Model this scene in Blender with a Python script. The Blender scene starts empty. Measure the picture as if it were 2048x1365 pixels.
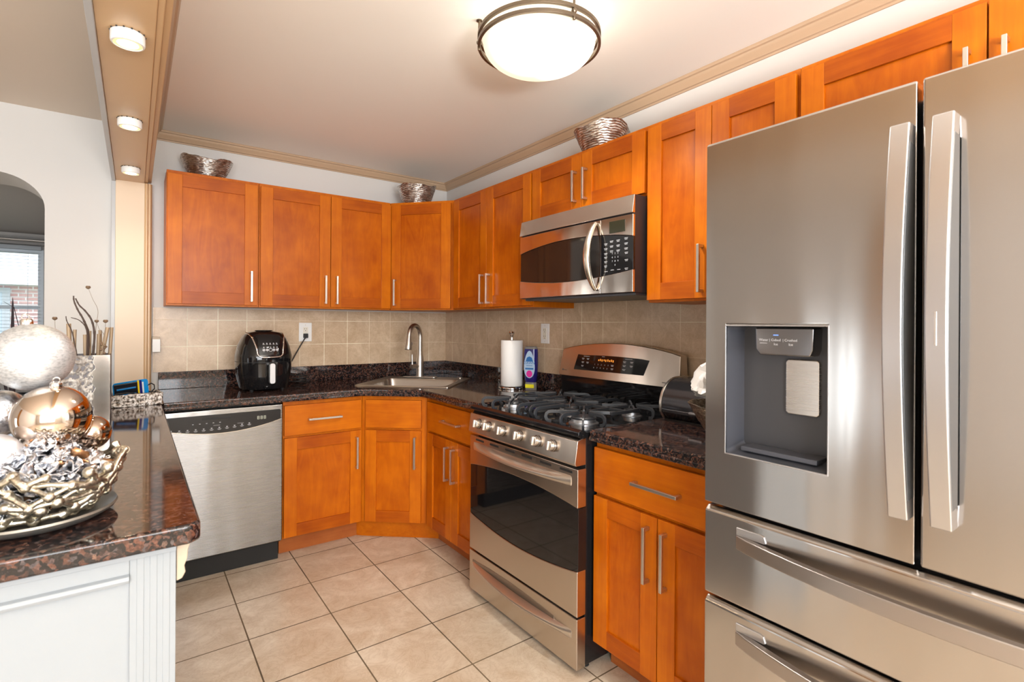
import bpy, bmesh, math, random
from mathutils import Vector, Matrix, noise
PI = math.pi
S = bpy.context.scene
COL = S.collection
R = random.Random(7)

# ------------------------------------------------------------------ camera
cam_d = bpy.data.cameras.new('camera'); cam = bpy.data.objects.new('camera', cam_d); COL.objects.link(cam)
_yw = math.radians(-36.2675); _ro = math.radians(0.3456)
_fw = Vector((-math.sin(_yw), math.cos(_yw), 0)); _rt = Vector((math.cos(_yw), math.sin(_yw), 0)); _up = Vector((0, 0, 1))
_r2 = _rt*math.cos(_ro) + _up*math.sin(_ro); _u2 = -_rt*math.sin(_ro) + _up*math.cos(_ro)
_m = Matrix((_r2, _u2, -_fw)).transposed().to_4x4(); _m.translation = Vector((-2.0417, -3.6888, 1.3231))
cam.matrix_world = _m
cam_d.sensor_width = 36; cam_d.lens = 1029.27/2048*36; cam_d.shift_y = -33.3/2048
cam_d.clip_start = 0.02
cam_d.dof.use_dof = True; cam_d.dof.focus_distance = 2.9; cam_d.dof.aperture_fstop = 6.3
S.camera = cam

# ------------------------------------------------------------------ world, exposure, daylight
S.view_settings.view_transform = 'Standard'; S.view_settings.look = 'None'
S.view_settings.gamma = 1; S.view_settings.use_curve_mapping = False
S.view_settings.exposure = 0.86
W = bpy.data.worlds.new('sky'); S.world = W; W.use_nodes = True
_bg = W.node_tree.nodes['Background']; _bg.inputs[0].default_value = (0.86, 0.94, 1.0, 1); _bg.inputs[1].default_value = 1.8
def area(name, loc, rot, sx, sy, power, col=(1, 1, 1)):
    l = bpy.data.lights.new(name, 'AREA'); l.shape = 'RECTANGLE'; l.size = sx; l.size_y = sy; l.energy = power; l.color = col
    o = bpy.data.objects.new(name, l); COL.objects.link(o); o.location = loc; o.rotation_euler = rot
    return o
# daylight through the dining room windows (left wall, and the wall behind the camera)
area('daylight_left', (-5.22, -1.575, .725), (0, -PI/2, 0), 1.0, .5, 1.2, (1, .98, .94))
area('daylight_rear', (-2.75, -6.12, 1.45), (PI/2, 0, 0), 2.6, 1.75, 104, (0.97, 0.98, 1.0))

# the photographer's flash, bounced off the ceiling behind the camera
area('bounce_flash', (-1.75, -5.2, 1.25), (PI, 0, 0), .7, .7, 112, (1, .98, .95))
# unseen fill light, added to brighten the room beyond the arch
_fl = bpy.data.lights.new('far_room_fill', 'POINT'); _fl.energy = 16; _fl.color = (1, .96, .92); _fl.shadow_soft_size = .15
_fo = bpy.data.objects.new('far_room_fill', _fl); COL.objects.link(_fo); _fo.location = (-4.7, 1.9, 1.5)
# ------------------------------------------------------------------ mesh helpers
class MB:
    """collects shapes in one bmesh"""
    def __init__(self): self.bm = bmesh.new()
    def _new(self, n0, mi):
        for f in self.bm.faces[n0:] if False else list(self.bm.faces)[n0:]: f.material_index = mi
    def box(self, x0, y0, z0, x1, y1, z1, mi=0):
        x0, x1 = min(x0, x1), max(x0, x1); y0, y1 = min(y0, y1), max(y0, y1); z0, z1 = min(z0, z1), max(z0, z1)
        v = [self.bm.verts.new(p) for p in ((x0,y0,z0),(x1,y0,z0),(x1,y1,z0),(x0,y1,z0),(x0,y0,z1),(x1,y0,z1),(x1,y1,z1),(x0,y1,z1))]
        for q in ((3,2,1,0),(4,5,6,7),(0,1,5,4),(1,2,6,5),(2,3,7,6),(3,0,4,7)):
            self.bm.faces.new([v[i] for i in q]).material_index = mi
        return self
    def prism(self, pts, a, b, axis='y', mi=0):
        """polygon of 2D points extruded from a to b; axis y: pts are (x,z); z: (x,y); x: (y,z)"""
        def P(p, t): return {'y': (p[0], t, p[1]), 'z': (p[0], p[1], t), 'x': (t, p[0], p[1])}[axis]
        A = [self.bm.verts.new(P(p, a)) for p in pts]; B = [self.bm.verts.new(P(p, b)) for p in pts]
        fs = [self.bm.faces.new(A), self.bm.faces.new(list(reversed(B)))]
        n = len(pts)
        for i in range(n): fs.append(self.bm.faces.new((A[i], B[i], B[(i+1) % n], A[(i+1) % n])))
        for f in fs: f.material_index = mi
        bmesh.ops.recalc_face_normals(self.bm, faces=fs)
        return self
    def ring(self, o, h, a, b, mi=0):
        """rect o=(x0,z0,x1,z1) with rect hole h, from y=a (front) to y=b"""
        def sq(r, y): return [self.bm.verts.new(p) for p in ((r[0],y,r[1]),(r[2],y,r[1]),(r[2],y,r[3]),(r[0],y,r[3]))]
        O, H, O2, H2 = sq(o,a), sq(h,a), sq(o,b), sq(h,b); fs = []
        for i in range(4):
            j = (i+1) % 4
            fs += [self.bm.faces.new(q) for q in ((O[i],O[j],H[j],H[i]),(O2[j],O2[i],H2[i],H2[j]),(O[j],O[i],O2[i],O2[j]),(H[i],H[j],H2[j],H2[i]))]
        for f in fs: f.material_index = mi
        bmesh.ops.recalc_face_normals(self.bm, faces=fs)
        return self
    def tube(self, pts, r, seg=8, closed=False, mi=0, flat=None, cap=True):
        """round tube along points; r number or list; flat=(wx, wz) scales the section along (side, up)"""
        pts = [Vector(p) for p in pts]; n = len(pts); rs = r if isinstance(r, (list, tuple)) else [r]*n
        rings = []; up = None
        for i, p in enumerate(pts):
            if closed: t = pts[(i+1) % n]-pts[i-1]
            else: t = pts[min(i+1, n-1)]-pts[max(i-1, 0)]
            if t.length < 1e-9: t = Vector((0,0,1))
            t.normalize()
            if up is None:
                up = Vector((0,0,1)) if abs(t.z) < .9 else Vector((0,1,0))
            up = (up - t*up.dot(t))
            if up.length < 1e-6: up = t.orthogonal()
            up.normalize(); sd = t.cross(up)
            fx, fz = flat or (1, 1)
            rings.append([self.bm.verts.new(p+sd*math.cos(2*PI*k/seg+PI/seg)*rs[i]*fx+up*math.sin(2*PI*k/seg+PI/seg)*rs[i]*fz) for k in range(seg)])
        fs = []
        for i in range(n if closed else n-1):
            A, B = rings[i], rings[(i+1) % n]
            for k in range(seg): fs.append(self.bm.faces.new((A[k], A[(k+1) % seg], B[(k+1) % seg], B[k])))
        if not closed and cap: fs += [self.bm.faces.new(list(reversed(rings[0]))), self.bm.faces.new(rings[-1])]
        for f in fs: f.material_index = mi
        return self
    def lathe(self, prof, c=(0,0,0), seg=32, mi=0, axis='z', close=False):
        """profile of (r, h) revolved; r==0 ends make poles"""
        c = Vector(c)
        def P(r, h, k):
            a = 2*PI*k/seg; x, y = r*math.cos(a), r*math.sin(a)
            return c+{'z': Vector((x,y,h)), 'y': Vector((x,-h,y)), 'x': Vector((-h,x,y))}[axis]
        rows = [[self.bm.verts.new(P(0,h,0))] if r < 1e-7 else [self.bm.verts.new(P(r,h,k)) for k in range(seg)] for r, h in prof]
        fs = []
        for A, B in zip(rows, rows[1:]+([rows[0]] if close else [])):
            for k in range(seg):
                j = (k+1) % seg
                q = [A[k % len(A)], A[j % len(A)], B[j % len(B)], B[k % len(B)]]
                u = []
                for v in q:
                    if v not in u: u.append(v)
                if len(u) > 2: fs.append(self.bm.faces.new(u))
        if not close:
            if len(rows[0]) > 1: fs.append(self.bm.faces.new(list(reversed(rows[0]))))
            if len(rows[-1]) > 1: fs.append(self.bm.faces.new(rows[-1]))
        for f in fs: f.material_index = mi
        bmesh.ops.recalc_face_normals(self.bm, faces=fs)
        return self
    def ball(self, c, r, seg=24, mi=0, sc=(1,1,1)):
        n0 = set(self.bm.faces)
        bmesh.ops.create_uvsphere(self.bm, u_segments=seg, v_segments=max(6, seg//2), radius=r, matrix=Matrix.Translation(c) @ Matrix.Diagonal((*sc, 1)))
        for f in self.bm.faces:
            if f not in n0: f.material_index = mi
        return self
    def grid(self, fn, nu, nv, mi=0, wrap=False):
        V = [[self.bm.verts.new(fn(i/(nu if wrap else nu-1), j/(nv-1))) for i in range(nu)] for j in range(nv)]
        for j in range(nv-1):
            for i in range(nu if wrap else nu-1):
                self.bm.faces.new((V[j][i], V[j][(i+1) % nu], V[j+1][(i+1) % nu], V[j+1][i])).material_index = mi
        return V
    def text(self, s, size, m, mi=0, align='CENTER', depth=0.0003):
        c = bpy.data.curves.new('t', 'FONT'); c.body = s; c.size = size; c.align_x = align; c.align_y = 'CENTER'; c.extrude = depth; c.resolution_u = 2
        o = bpy.data.objects.new('t', c); COL.objects.link(o)
        dg = bpy.context.evaluated_depsgraph_get(); me = bpy.data.meshes.new_from_object(o.evaluated_get(dg))
        bpy.data.objects.remove(o); bpy.data.curves.remove(c)
        me.transform(m); n0 = len(self.bm.faces); self.bm.from_mesh(me); bpy.data.meshes.remove(me)
        self.bm.faces.ensure_lookup_table()
        for f in self.bm.faces[n0:]: f.material_index = mi
        return self
    def xf(self, m): bmesh.ops.transform(self.bm, matrix=m, verts=self.bm.verts[:]); return self
    def build(self, name, mat, parent=None, bevel=0, smooth=35, seg=2, loc=None, rotz=0):
        me = bpy.data.meshes.new(name); self.bm.to_mesh(me); self.bm.free()
        for m in (mat if isinstance(mat, (list, tuple)) else [mat]): me.materials.append(m)
        if smooth:
            for p in me.polygons: p.use_smooth = True
            me.set_sharp_from_angle(angle=math.radians(smooth))
        o = bpy.data.objects.new(name, me); COL.objects.link(o)
        if parent: o.parent = parent
        if loc: o.location = loc
        o.rotation_euler.z = rotz
        if bevel:
            b = o.modifiers.new('bevel', 'BEVEL'); b.width = bevel; b.segments = seg; b.limit_method = 'ANGLE'; b.angle_limit = math.radians(40)
            b.harden_normals = bool(smooth)
        return o
def front(x, y, z): return Matrix.Translation((x, y, z)) @ Matrix.Rotation(PI/2, 4, 'X')      # text standing, facing -Y
def tag(o, label, cat, group=None, kind=None):
    if label: o['label'] = label
    if cat: o['category'] = cat
    if group: o['group'] = group
    if kind: o['kind'] = kind
    return o
def thing(name, label, cat, loc=(0,0,0), rotz=0, group=None):
    o = bpy.data.objects.new(name, None); COL.objects.link(o); o.location = loc; o.rotation_euler.z = rotz; o.empty_display_size = .05
    return tag(o, label, cat, group)
def struct(o, label=None):
    o['kind'] = 'structure'
    if label: o['label'] = label; 
    return o
def lerp(a, b, t): return a+(b-a)*t

# ------------------------------------------------------------------ materials
def mat(name): 
    m = bpy.data.materials.new(name); m.use_nodes = True
    nt = m.node_tree; return m, nt, nt.nodes['Principled BSDF']
def nd(nt, t, **k):
    n = nt.nodes.new(t)
    for a, v in k.items():
        if a.startswith('i_'):
            key = a[2:].replace('_', ' '); n.inputs[key].default_value = v
        else: setattr(n, a, v)
    return n
def plain(name, col, rough=.5, metal=0, spec=.5, coat=0, bump=0, bscale=200, emit=None, es=0, trans=0, ior=1.45, alpha=1):
    m, nt, b = mat(name)
    b.inputs['Base Color'].default_value = (*col, 1); b.inputs['Roughness'].default_value = rough; b.inputs['Metallic'].default_value = metal
    b.inputs['Specular IOR Level'].default_value = spec; b.inputs['Coat Weight'].default_value = coat; b.inputs['Coat Roughness'].default_value = .05
    b.inputs['Transmission Weight'].default_value = trans; b.inputs['IOR'].default_value = ior; b.inputs['Alpha'].default_value = alpha
    if emit: b.inputs['Emission Color'].default_value = (*emit, 1); b.inputs['Emission Strength'].default_value = es
    if bump:
        tc = nd(nt, 'ShaderNodeTexCoord'); n = nd(nt, 'ShaderNodeTexNoise', i_Scale=bscale, i_Detail=3); bp = nd(nt, 'ShaderNodeBump', i_Strength=bump, i_Distance=.002)
        nt.links.new(tc.outputs['Object'], n.inputs['Vector']); nt.links.new(n.outputs[0], bp.inputs['Height']); nt.links.new(bp.outputs[0], b.inputs['Normal'])
    return m
def ramp(nt, stops):
    r = nd(nt, 'ShaderNodeValToRGB'); cr = r.color_ramp
    while len(cr.elements) < len(stops): cr.elements.new(.5)
    for e, (p, c) in zip(cr.elements, stops): e.position = p; e.color = (*c, 1)
    return r
def wood(name, dark, light, axis='z', rough=.36):
    """stained maple: grain along one axis, soft blotches, satin lacquer"""
    m, nt, b = mat(name); L = nt.links.new
    tc = nd(nt, 'ShaderNodeTexCoord'); oi = nd(nt, 'ShaderNodeObjectInfo')
    mul = nd(nt, 'ShaderNodeVectorMath', operation='SCALE'); mul.inputs['Scale'].default_value = 37.0
    comb = nd(nt, 'ShaderNodeCombineXYZ'); L(oi.outputs['Random'], comb.inputs[0]); L(oi.outputs['Random'], comb.inputs[1]); L(oi.outputs['Random'], comb.inputs[2])
    L(comb.outputs[0], mul.inputs[0])
    add = nd(nt, 'ShaderNodeVectorMath', operation='ADD'); L(tc.outputs['Object'], add.inputs[0]); L(mul.outputs[0], add.inputs[1])
    mp = nd(nt, 'ShaderNodeMapping'); sc = {'z': (26, 26, 1.6), 'x': (1.6, 26, 26), 'p': (11, 11, 1.9)}[axis]; mp.inputs['Scale'].default_value = sc
    L(add.outputs[0], mp.inputs[0])
    g = nd(nt, 'ShaderNodeTexNoise', i_Scale=1.6, i_Detail=6, i_Roughness=.62, i_Distortion=2.4 if axis == 'p' else .9); L(mp.outputs[0], g.inputs['Vector'])
    bl = nd(nt, 'ShaderNodeTexNoise', i_Scale=5.5, i_Detail=3, i_Roughness=.55); L(add.outputs[0], bl.inputs['Vector'])
    mx = nd(nt, 'ShaderNodeMath', operation='MULTIPLY_ADD'); L(bl.outputs[0], mx.inputs[0]); mx.inputs[1].default_value = .62; 
    m2 = nd(nt, 'ShaderNodeMath', operation='MULTIPLY'); L(g.outputs[0], m2.inputs[0]); m2.inputs[1].default_value = .42; L(m2.outputs[0], mx.inputs[2])
    r = ramp(nt, [(.36, dark), (.66, light)]); L(mx.outputs[0], r.inputs[0]); L(r.outputs[0], b.inputs['Base Color'])
    b.inputs['Roughness'].default_value = rough; b.inputs['Specular IOR Level'].default_value = .24
    bp = nd(nt, 'ShaderNodeBump', i_Strength=.05, i_Distance=.001); L(g.outputs[0], bp.inputs['Height']); L(bp.outputs[0], b.inputs['Normal'])
    return m
def steel(name, col=(.60, .57, .54), rough=.27, aniso=.75, rot=.25, wave=.06, wscale=(3.0, 3.0, 1.2)):
    """brushed stainless sheet: fine horizontal grain smears reflections upright, slight waviness"""
    m, nt, b = mat(name); L = nt.links.new
    b.inputs['Base Color'].default_value = (*col, 1); b.inputs['Metallic'].default_value = 1
    b.inputs['Anisotropic'].default_value = aniso; b.inputs['Anisotropic Rotation'].default_value = rot
    tg = nd(nt, 'ShaderNodeTangent'); tg.direction_type = 'RADIAL'; tg.axis = 'Z'; L(tg.outputs[0], b.inputs['Tangent'])
    tc = nd(nt, 'ShaderNodeTexCoord'); mp = nd(nt, 'ShaderNodeMapping'); mp.inputs['Scale'].default_value = (6, 6, 900); L(tc.outputs['Object'], mp.inputs[0])
    n = nd(nt, 'ShaderNodeTexNoise', i_Scale=1, i_Detail=2); L(mp.outputs[0], n.inputs['Vector'])
    mr = nd(nt, 'ShaderNodeMapRange'); mr.inputs['To Min'].default_value = rough*.85; mr.inputs['To Max'].default_value = rough*1.2; L(n.outputs[0], mr.inputs[0]); L(mr.outputs[0], b.inputs['Roughness'])
    if wave:
        m2 = nd(nt, 'ShaderNodeMapping'); m2.inputs['Scale'].default_value = wscale; L(tc.outputs['Object'], m2.inputs[0])
        w = nd(nt, 'ShaderNodeTexNoise', i_Scale=1.3, i_Detail=1); L(m2.outputs[0], w.inputs['Vector'])
        bp = nd(nt, 'ShaderNodeBump', i_Strength=wave, i_Distance=.05); L(w.outputs[0], bp.inputs['Height']); L(bp.outputs[0], b.inputs['Normal'])
    return m
def tiles(name, w, h, off, c1, c2, grout, mort, rough, axes='xy', nscale=6, bump=.25, cvar=.12):
    m, nt, b = mat(name); L = nt.links.new
    tc = nd(nt, 'ShaderNodeTexCoord'); sx = nd(nt, 'ShaderNodeSeparateXYZ'); L(tc.outputs['Object'], sx.inputs[0])
    cb = nd(nt, 'ShaderNodeCombineXYZ')
    for k, ax in enumerate(axes):
        a = nd(nt, 'ShaderNodeMath', operation='ADD'); a.inputs[1].default_value = off[k]+40*(w, h)[k]; L(sx.outputs['XYZ'.index(ax.upper())], a.inputs[0]); L(a.outputs[0], cb.inputs[k])
    br = nd(nt, 'ShaderNodeTexBrick'); br.offset = 0; br.squash = 1
    for k, v in dict(Scale=1, **{'Mortar Size': mort, 'Mortar Smooth': .1, 'Brick Width': w, 'Row Height': h, 'Bias': 0}).items(): br.inputs[k].default_value = v
    br.inputs['Color1'].default_value = (.35, .35, .35, 1); br.inputs['Color2'].default_value = (.65, .65, .65, 1); br.inputs['Mortar'].default_value = (.5, .5, .5, 1)
    L(cb.outputs[0], br.inputs['Vector'])
    n = nd(nt, 'ShaderNodeTexNoise', i_Scale=nscale, i_Detail=7, i_Roughness=.62, i_Distortion=1.2); L(tc.outputs['Object'], n.inputs['Vector'])
    md = nd(nt, 'ShaderNodeMath', operation='MULTIPLY_ADD'); L(br.outputs['Color'], md.inputs[0]); md.inputs[1].default_value = cvar*3; L(n.outputs[0], md.inputs[2])
    s = nd(nt, 'ShaderNodeMath', operation='SUBTRACT'); L(md.outputs[0], s.inputs[0]); s.inputs[1].default_value = cvar*1.5
    r = ramp(nt, [(.30, c1), (.5, tuple((x+y)/2 for x, y in zip(c1, c2))), (.68, c2)]); L(s.outputs[0], r.inputs[0])
    vn = nd(nt, 'ShaderNodeTexNoise', i_Scale=nscale*1.7, i_Detail=9, i_Roughness=.7, i_Distortion=2.5); L(tc.outputs['Object'], vn.inputs['Vector'])
    vr = ramp(nt, [(.46, (1,1,1)), (.5, (.80,.74,.68)), (.54, (1,1,1))]); L(vn.outputs[0], vr.inputs[0])
    mv = nd(nt, 'ShaderNodeMix', data_type='RGBA', blend_type='MULTIPLY'); mv.inputs[0].default_value = .6; L(r.outputs[0], mv.inputs[6]); L(vr.outputs[0], mv.inputs[7])
    gn = nd(nt, 'ShaderNodeTexNoise', i_Scale=2.2, i_Detail=2); L(tc.outputs['Object'], gn.inputs['Vector'])
    gr = ramp(nt, [(.4, grout), (.62, tuple(min(1, g*1.9) for g in grout))]); L(gn.outputs[0], gr.inputs[0])
    mx = nd(nt, 'ShaderNodeMix', data_type='RGBA'); L(br.outputs['Fac'], mx.inputs[0]); L(mv.outputs[2], mx.inputs[6]); L(gr.outputs[0], mx.inputs[7])
    L(mx.outputs[2], b.inputs['Base Color'])
    rr = nd(nt, 'ShaderNodeMapRange'); rr.inputs['To Min'].default_value = rough; rr.inputs['To Max'].default_value = .9; L(br.outputs['Fac'], rr.inputs[0]); L(rr.outputs[0], b.inputs['Roughness'])
    iv = nd(nt, 'ShaderNodeMath', operation='MULTIPLY_ADD'); L(br.outputs['Fac'], iv.inputs[0]); iv.inputs[1].default_value = -1.0; L(n.outputs[0], iv.inputs[2])
    bp = nd(nt, 'ShaderNodeBump', i_Strength=bump, i_Distance=.002); L(iv.outputs[0], bp.inputs['Height']); L(bp.outputs[0], b.inputs['Normal'])
    return m
def granite(name):
    m, nt, b = mat(name); L = nt.links.new
    tc = nd(nt, 'ShaderNodeTexCoord')
    n0 = nd(nt, 'ShaderNodeTexNoise', i_Scale=60, i_Detail=2); L(tc.outputs['Object'], n0.inputs['Vector'])
    ad = nd(nt, 'ShaderNodeMix', data_type='RGBA', blend_type='LINEAR_LIGHT'); ad.inputs[0].default_value = .012; L(tc.outputs['Object'], ad.inputs[6]); L(n0.outputs['Color'], ad.inputs[7])
    v = nd(nt, 'ShaderNodeTexVoronoi', i_Scale=135); L(ad.outputs[2], v.inputs['Vector'])
    bw = nd(nt, 'ShaderNodeSeparateColor'); L(v.outputs['Color'], bw.inputs[0])
    r = ramp(nt, [(0, (.008,.008,.010)), (.42, (.014,.012,.013)), (.55, (.045,.026,.022)), (.70, (.075,.034,.024)), (.84, (.125,.055,.037)), (.93, (.06,.057,.062)), (1, (.15,.085,.06))]); L(bw.outputs[0], r.inputs[0])
    v2 = nd(nt, 'ShaderNodeTexNoise', i_Scale=240, i_Detail=3, i_Roughness=.7); L(tc.outputs['Object'], v2.inputs['Vector'])
    r2 = ramp(nt, [(.35, (.35,.35,.36)), (.65, (1.5,1.4,1.35))]); L(v2.outputs[0], r2.inputs[0])
    mx = nd(nt, 'ShaderNodeMix', data_type='RGBA', blend_type='MULTIPLY'); mx.inputs[0].default_value = .8; L(r.outputs[0], mx.inputs[6]); L(r2.outputs[0], mx.inputs[7])
    L(mx.outputs[2], b.inputs['Base Color'])
    b.inputs['Roughness'].default_value = .055; b.inputs['Specular IOR Level'].default_value = .5
    bp = nd(nt, 'ShaderNodeBump', i_Strength=.02, i_Distance=.001); L(v2.outputs[0], bp.inputs['Height']); L(bp.outputs[0], b.inputs['Normal'])
    return m
def rough_metal(name, col, dark, scale, rough=.3, bump=.8, dist=.004, stretch=(1,1,1), metal=1):
    m, nt, b = mat(name); L = nt.links.new
    tc = nd(nt, 'ShaderNodeTexCoord'); mp = nd(nt, 'ShaderNodeMapping'); mp.inputs['Scale'].default_value = stretch; L(tc.outputs['Object'], mp.inputs[0])
    n = nd(nt, 'ShaderNodeTexNoise', i_Scale=scale, i_Detail=4, i_Roughness=.6); L(mp.outputs[0], n.inputs['Vector'])
    r = ramp(nt, [(.36, dark), (.56, col)]); L(n.outputs[0], r.inputs[0]); L(r.outputs[0], b.inputs['Base Color'])
    b.inputs['Metallic'].default_value = metal; b.inputs['Roughness'].default_value = rough
    bp = nd(nt, 'ShaderNodeBump', i_Strength=bump, i_Distance=dist); L(n.outputs[0], bp.inputs['Height']); L(bp.outputs[0], b.inputs['Normal'])
    return m
M = {}
M['wall'] = plain('wall_paint', (.63, .62, .60), .55, bump=.05, bscale=90)
M['ceil'] = plain('ceiling_paint', (.92, .89, .83), .6, bump=.06, bscale=40)
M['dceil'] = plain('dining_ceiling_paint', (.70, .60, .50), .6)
M['dtan'] = plain('dining_wall_tan', (.72, .69, .66), .6)
M['tan'] = plain('tan_gloss_paint', (.60, .40, .22), .32, bump=.04, bscale=60)
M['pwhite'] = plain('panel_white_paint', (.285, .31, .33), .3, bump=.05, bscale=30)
M['crown'] = plain('crown_tan_paint', (.47, .335, .22), .35)
M['corbel'] = plain('corbel_cream', (.46, .37, .275), .4)
M['cream'] = plain('cream_paint', (.74, .59, .43), .35, bump=.04, bscale=50)
M['white'] = plain('white_gloss_paint', (.47, .48, .49), .3, bump=.05, bscale=30)
M['grey'] = plain('grey_room_paint', (.50, .48, .46), .6)
WD, WL = (.40, .081, .002), (.57, .150, .003)
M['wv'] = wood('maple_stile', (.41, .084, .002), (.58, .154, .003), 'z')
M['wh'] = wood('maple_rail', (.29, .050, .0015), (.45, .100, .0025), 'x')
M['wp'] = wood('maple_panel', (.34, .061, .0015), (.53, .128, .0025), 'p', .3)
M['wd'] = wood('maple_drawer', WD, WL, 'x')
M['wk'] = wood('maple_kick', (.33, .085, .02), (.45, .14, .035), 'x', .4)
M['nick'] = plain('brushed_nickel', (.62, .58, .53), .3, 1)
M['fsteel'] = steel('fridge_steel', (.50, .474, .452), .15, .82, .25, .09, (5.5, 5.5, .35))
M['steel'] = steel('stainless', (.62, .575, .53), .26, .7)
M['dsteel'] = steel('dishwasher_steel', (.30, .295, .29), .27, .8, .25, .07, (6, 6, .8))
M['msteel'] = steel('polished_steel', (.66, .60, .55), .13, .3, .25, .12, (5, 5, 3))
M['satin'] = plain('satin_aluminium', (.56, .56, .575), .33, 1)
M['chrome'] = plain('chrome', (.75, .74, .73), .08, 1)
M['blackg'] = plain('black_glass', (.006, .006, .007), .04, spec=.6)
M['blackp'] = plain('black_plastic', (.012, .012, .013), .22)
M['blackm'] = plain('black_matte', (.012, .012, .012), .55)
M['enamel'] = plain('black_enamel', (.008, .008, .009), .07, spec=.6)
M['iron'] = plain('cast_iron', (.030, .033, .038), .34, spec=.7, bump=.15, bscale=300)
M['dgrey'] = plain('dark_grey_plastic', (.07, .072, .08), .35, .3)
M['ink'] = plain('pale_print', (.55, .56, .58), .5)
M['wplastic'] = plain('white_plastic', (.82, .82, .80), .35)
M['paper'] = plain('paper_towel', (.86, .86, .85), .9, bump=.5, bscale=260)
M['granite'] = granite('granite')
M['floor'] = tiles('floor_tile', .338, .338, (.6369, .6371), (.48, .37, .262), (.66, .575, .465), (.085, .06, .035), .0030, .28, 'xy', 5.5)
M['bsb'] = tiles('wall_tile_b', .1625, .16, (.158, -.058), (.52, .375, .24), (.68, .53, .375), (.70, .57, .43), .0014, .30, 'xz', 9, .12)
M['bsr'] = tiles('wall_tile_r', .1625, .16, (.282, -.058), (.52, .375, .24), (.68, .53, .375), (.70, .57, .43), .0014, .30, 'yz', 9, .12)
M['silver'] = rough_metal('silver_bowl', (.80, .77, .73), (.34, .30, .27), 45, .30, .6, .004, (1, 1, 3.5))
M['barkm'] = rough_metal('silver_bark', (.62, .58, .54), (.10, .075, .05), 110, .34, 1, .007, (1, 1, .6))
M['coral'] = rough_metal('champagne_silver', (.70, .66, .55), (.36, .33, .27), 90, .33, .5, .003)
M['leafs'] = rough_metal('silver_leaf', (.86, .88, .92), (.45, .46, .50), 120, .26, .6, .003)

# ------------------------------------------------------------------ the room
CZ = 2.452
# floor and ceilings
b = MB(); b.box(-5.6, -6.1, -.1, .3, 4.7, 0); struct(b.build('floor', M['floor'], smooth=0), 'beige square ceramic tile floor with dark grout')
b = MB(); b.box(-1.965, -6.1, CZ, .3, .15, CZ+.1); struct(b.build('ceiling', M['ceil'], smooth=0), 'beige painted kitchen ceiling')
b = MB(); b.box(-5.2, -6.1, CZ, -1.965, .35, CZ+.1); struct(b.build('ceiling_dining', M['dceil'], smooth=0), 'pale ceiling of the dining side')
# back wall with an arched opening through to the next room
def arch_pts():
    x0, x1, zt, rx, rz = -3.62, -2.43, 2.095, .20, .17
    p = [(x1, 0)]
    p += [(x1-rx+rx*math.cos(a), zt-rz+rz*math.sin(a)) for a in [PI/2*k/12 for k in range(13)]]
    p += [(x0+rx+rx*math.cos(a), zt-rz+rz*math.sin(a)) for a in [PI/2+PI/2*k/12 for k in range(13)]]
    return p+[(x0, 0)]
b = MB(); ap = arch_pts()
b.prism([(.15, 0), (.15, CZ), (-5.2, CZ), (-5.2, 0)]+list(reversed(ap)), 0, .35, 'y')
struct(b.build('wall_back', M['wall'], smooth=20), 'white painted back wall with an arched opening')
b = MB(); b.box(0, -6.1, 0, .15, 0, CZ); struct(b.build('wall_right', M['wall'], smooth=0), 'white wall behind the range and refrigerator')
def wall_hole(name, axis, pos, th, a0, a1, holes, m):
    """wall with rectangular window holes; a along the wall, holes (a0,z0,a1,z1) sorted"""
    b = MB()
    def bx(s, z0, e, z1):
        if e-s < 1e-4 or z1-z0 < 1e-4: return
        if axis == 'x': b.box(pos, s, z0, pos+th, e, z1)
        else: b.box(s, pos, z0, e, pos+th, z1)
    cur = a0
    for h in holes:
        bx(cur, 0, h[0], CZ); bx(h[0], 0, h[2], h[1]); bx(h[0], h[3], h[2], CZ); cur = h[2]
    bx(cur, 0, a1, CZ)
    return struct(b.build(name, m, smooth=0))
wall_hole('wall_left', 'x', -5.2, .15, -6.1, .35, [(-1.85, .2, -1.30, 1.25)], M['dtan'])
wall_hole('wall_front', 'y', -6.1, .15, -5.2, .15, [(-4.1, .55, -1.4, 2.35)], M['wall'])
# wall of the kitchen behind the camera side, right part is open
# the next room beyond the arch
FZ = 2.335; FY = 4.4
b = MB(); b.box(-5.6, .35, FZ, -1.4, FY, FZ+.1); struct(b.build('ceiling_far', M['grey'], smooth=0))
wall_hole('wall_far', 'y', FY, .15, -5.6, -1.4, [(-3.95, .85, -2.90, 2.16)], M['grey'])
b = MB(); b.box(-1.4, .35, 0, -1.25, FY, FZ); struct(b.build('wall_far_right', M['grey'], smooth=0))
b = MB(); b.box(-5.75, .35, 0, -5.6, FY, FZ); struct(b.build('wall_far_left', M['grey'], smooth=0))
# tiled splashbacks
b = MB(); b.box(-1.955, -.008, 1.028, 0, 0, 1.41); struct(b.build('wall_backsplash', M['bsb'], smooth=0), 'beige stone tile splashback under the back wall cabinets')
b = MB(); b.box(-.008, -2.95, .93, 0, -.008, 1.47); struct(b.build('wall_backsplash_right', M['bsr'], smooth=0), 'beige stone tile splashback behind the range')
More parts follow.
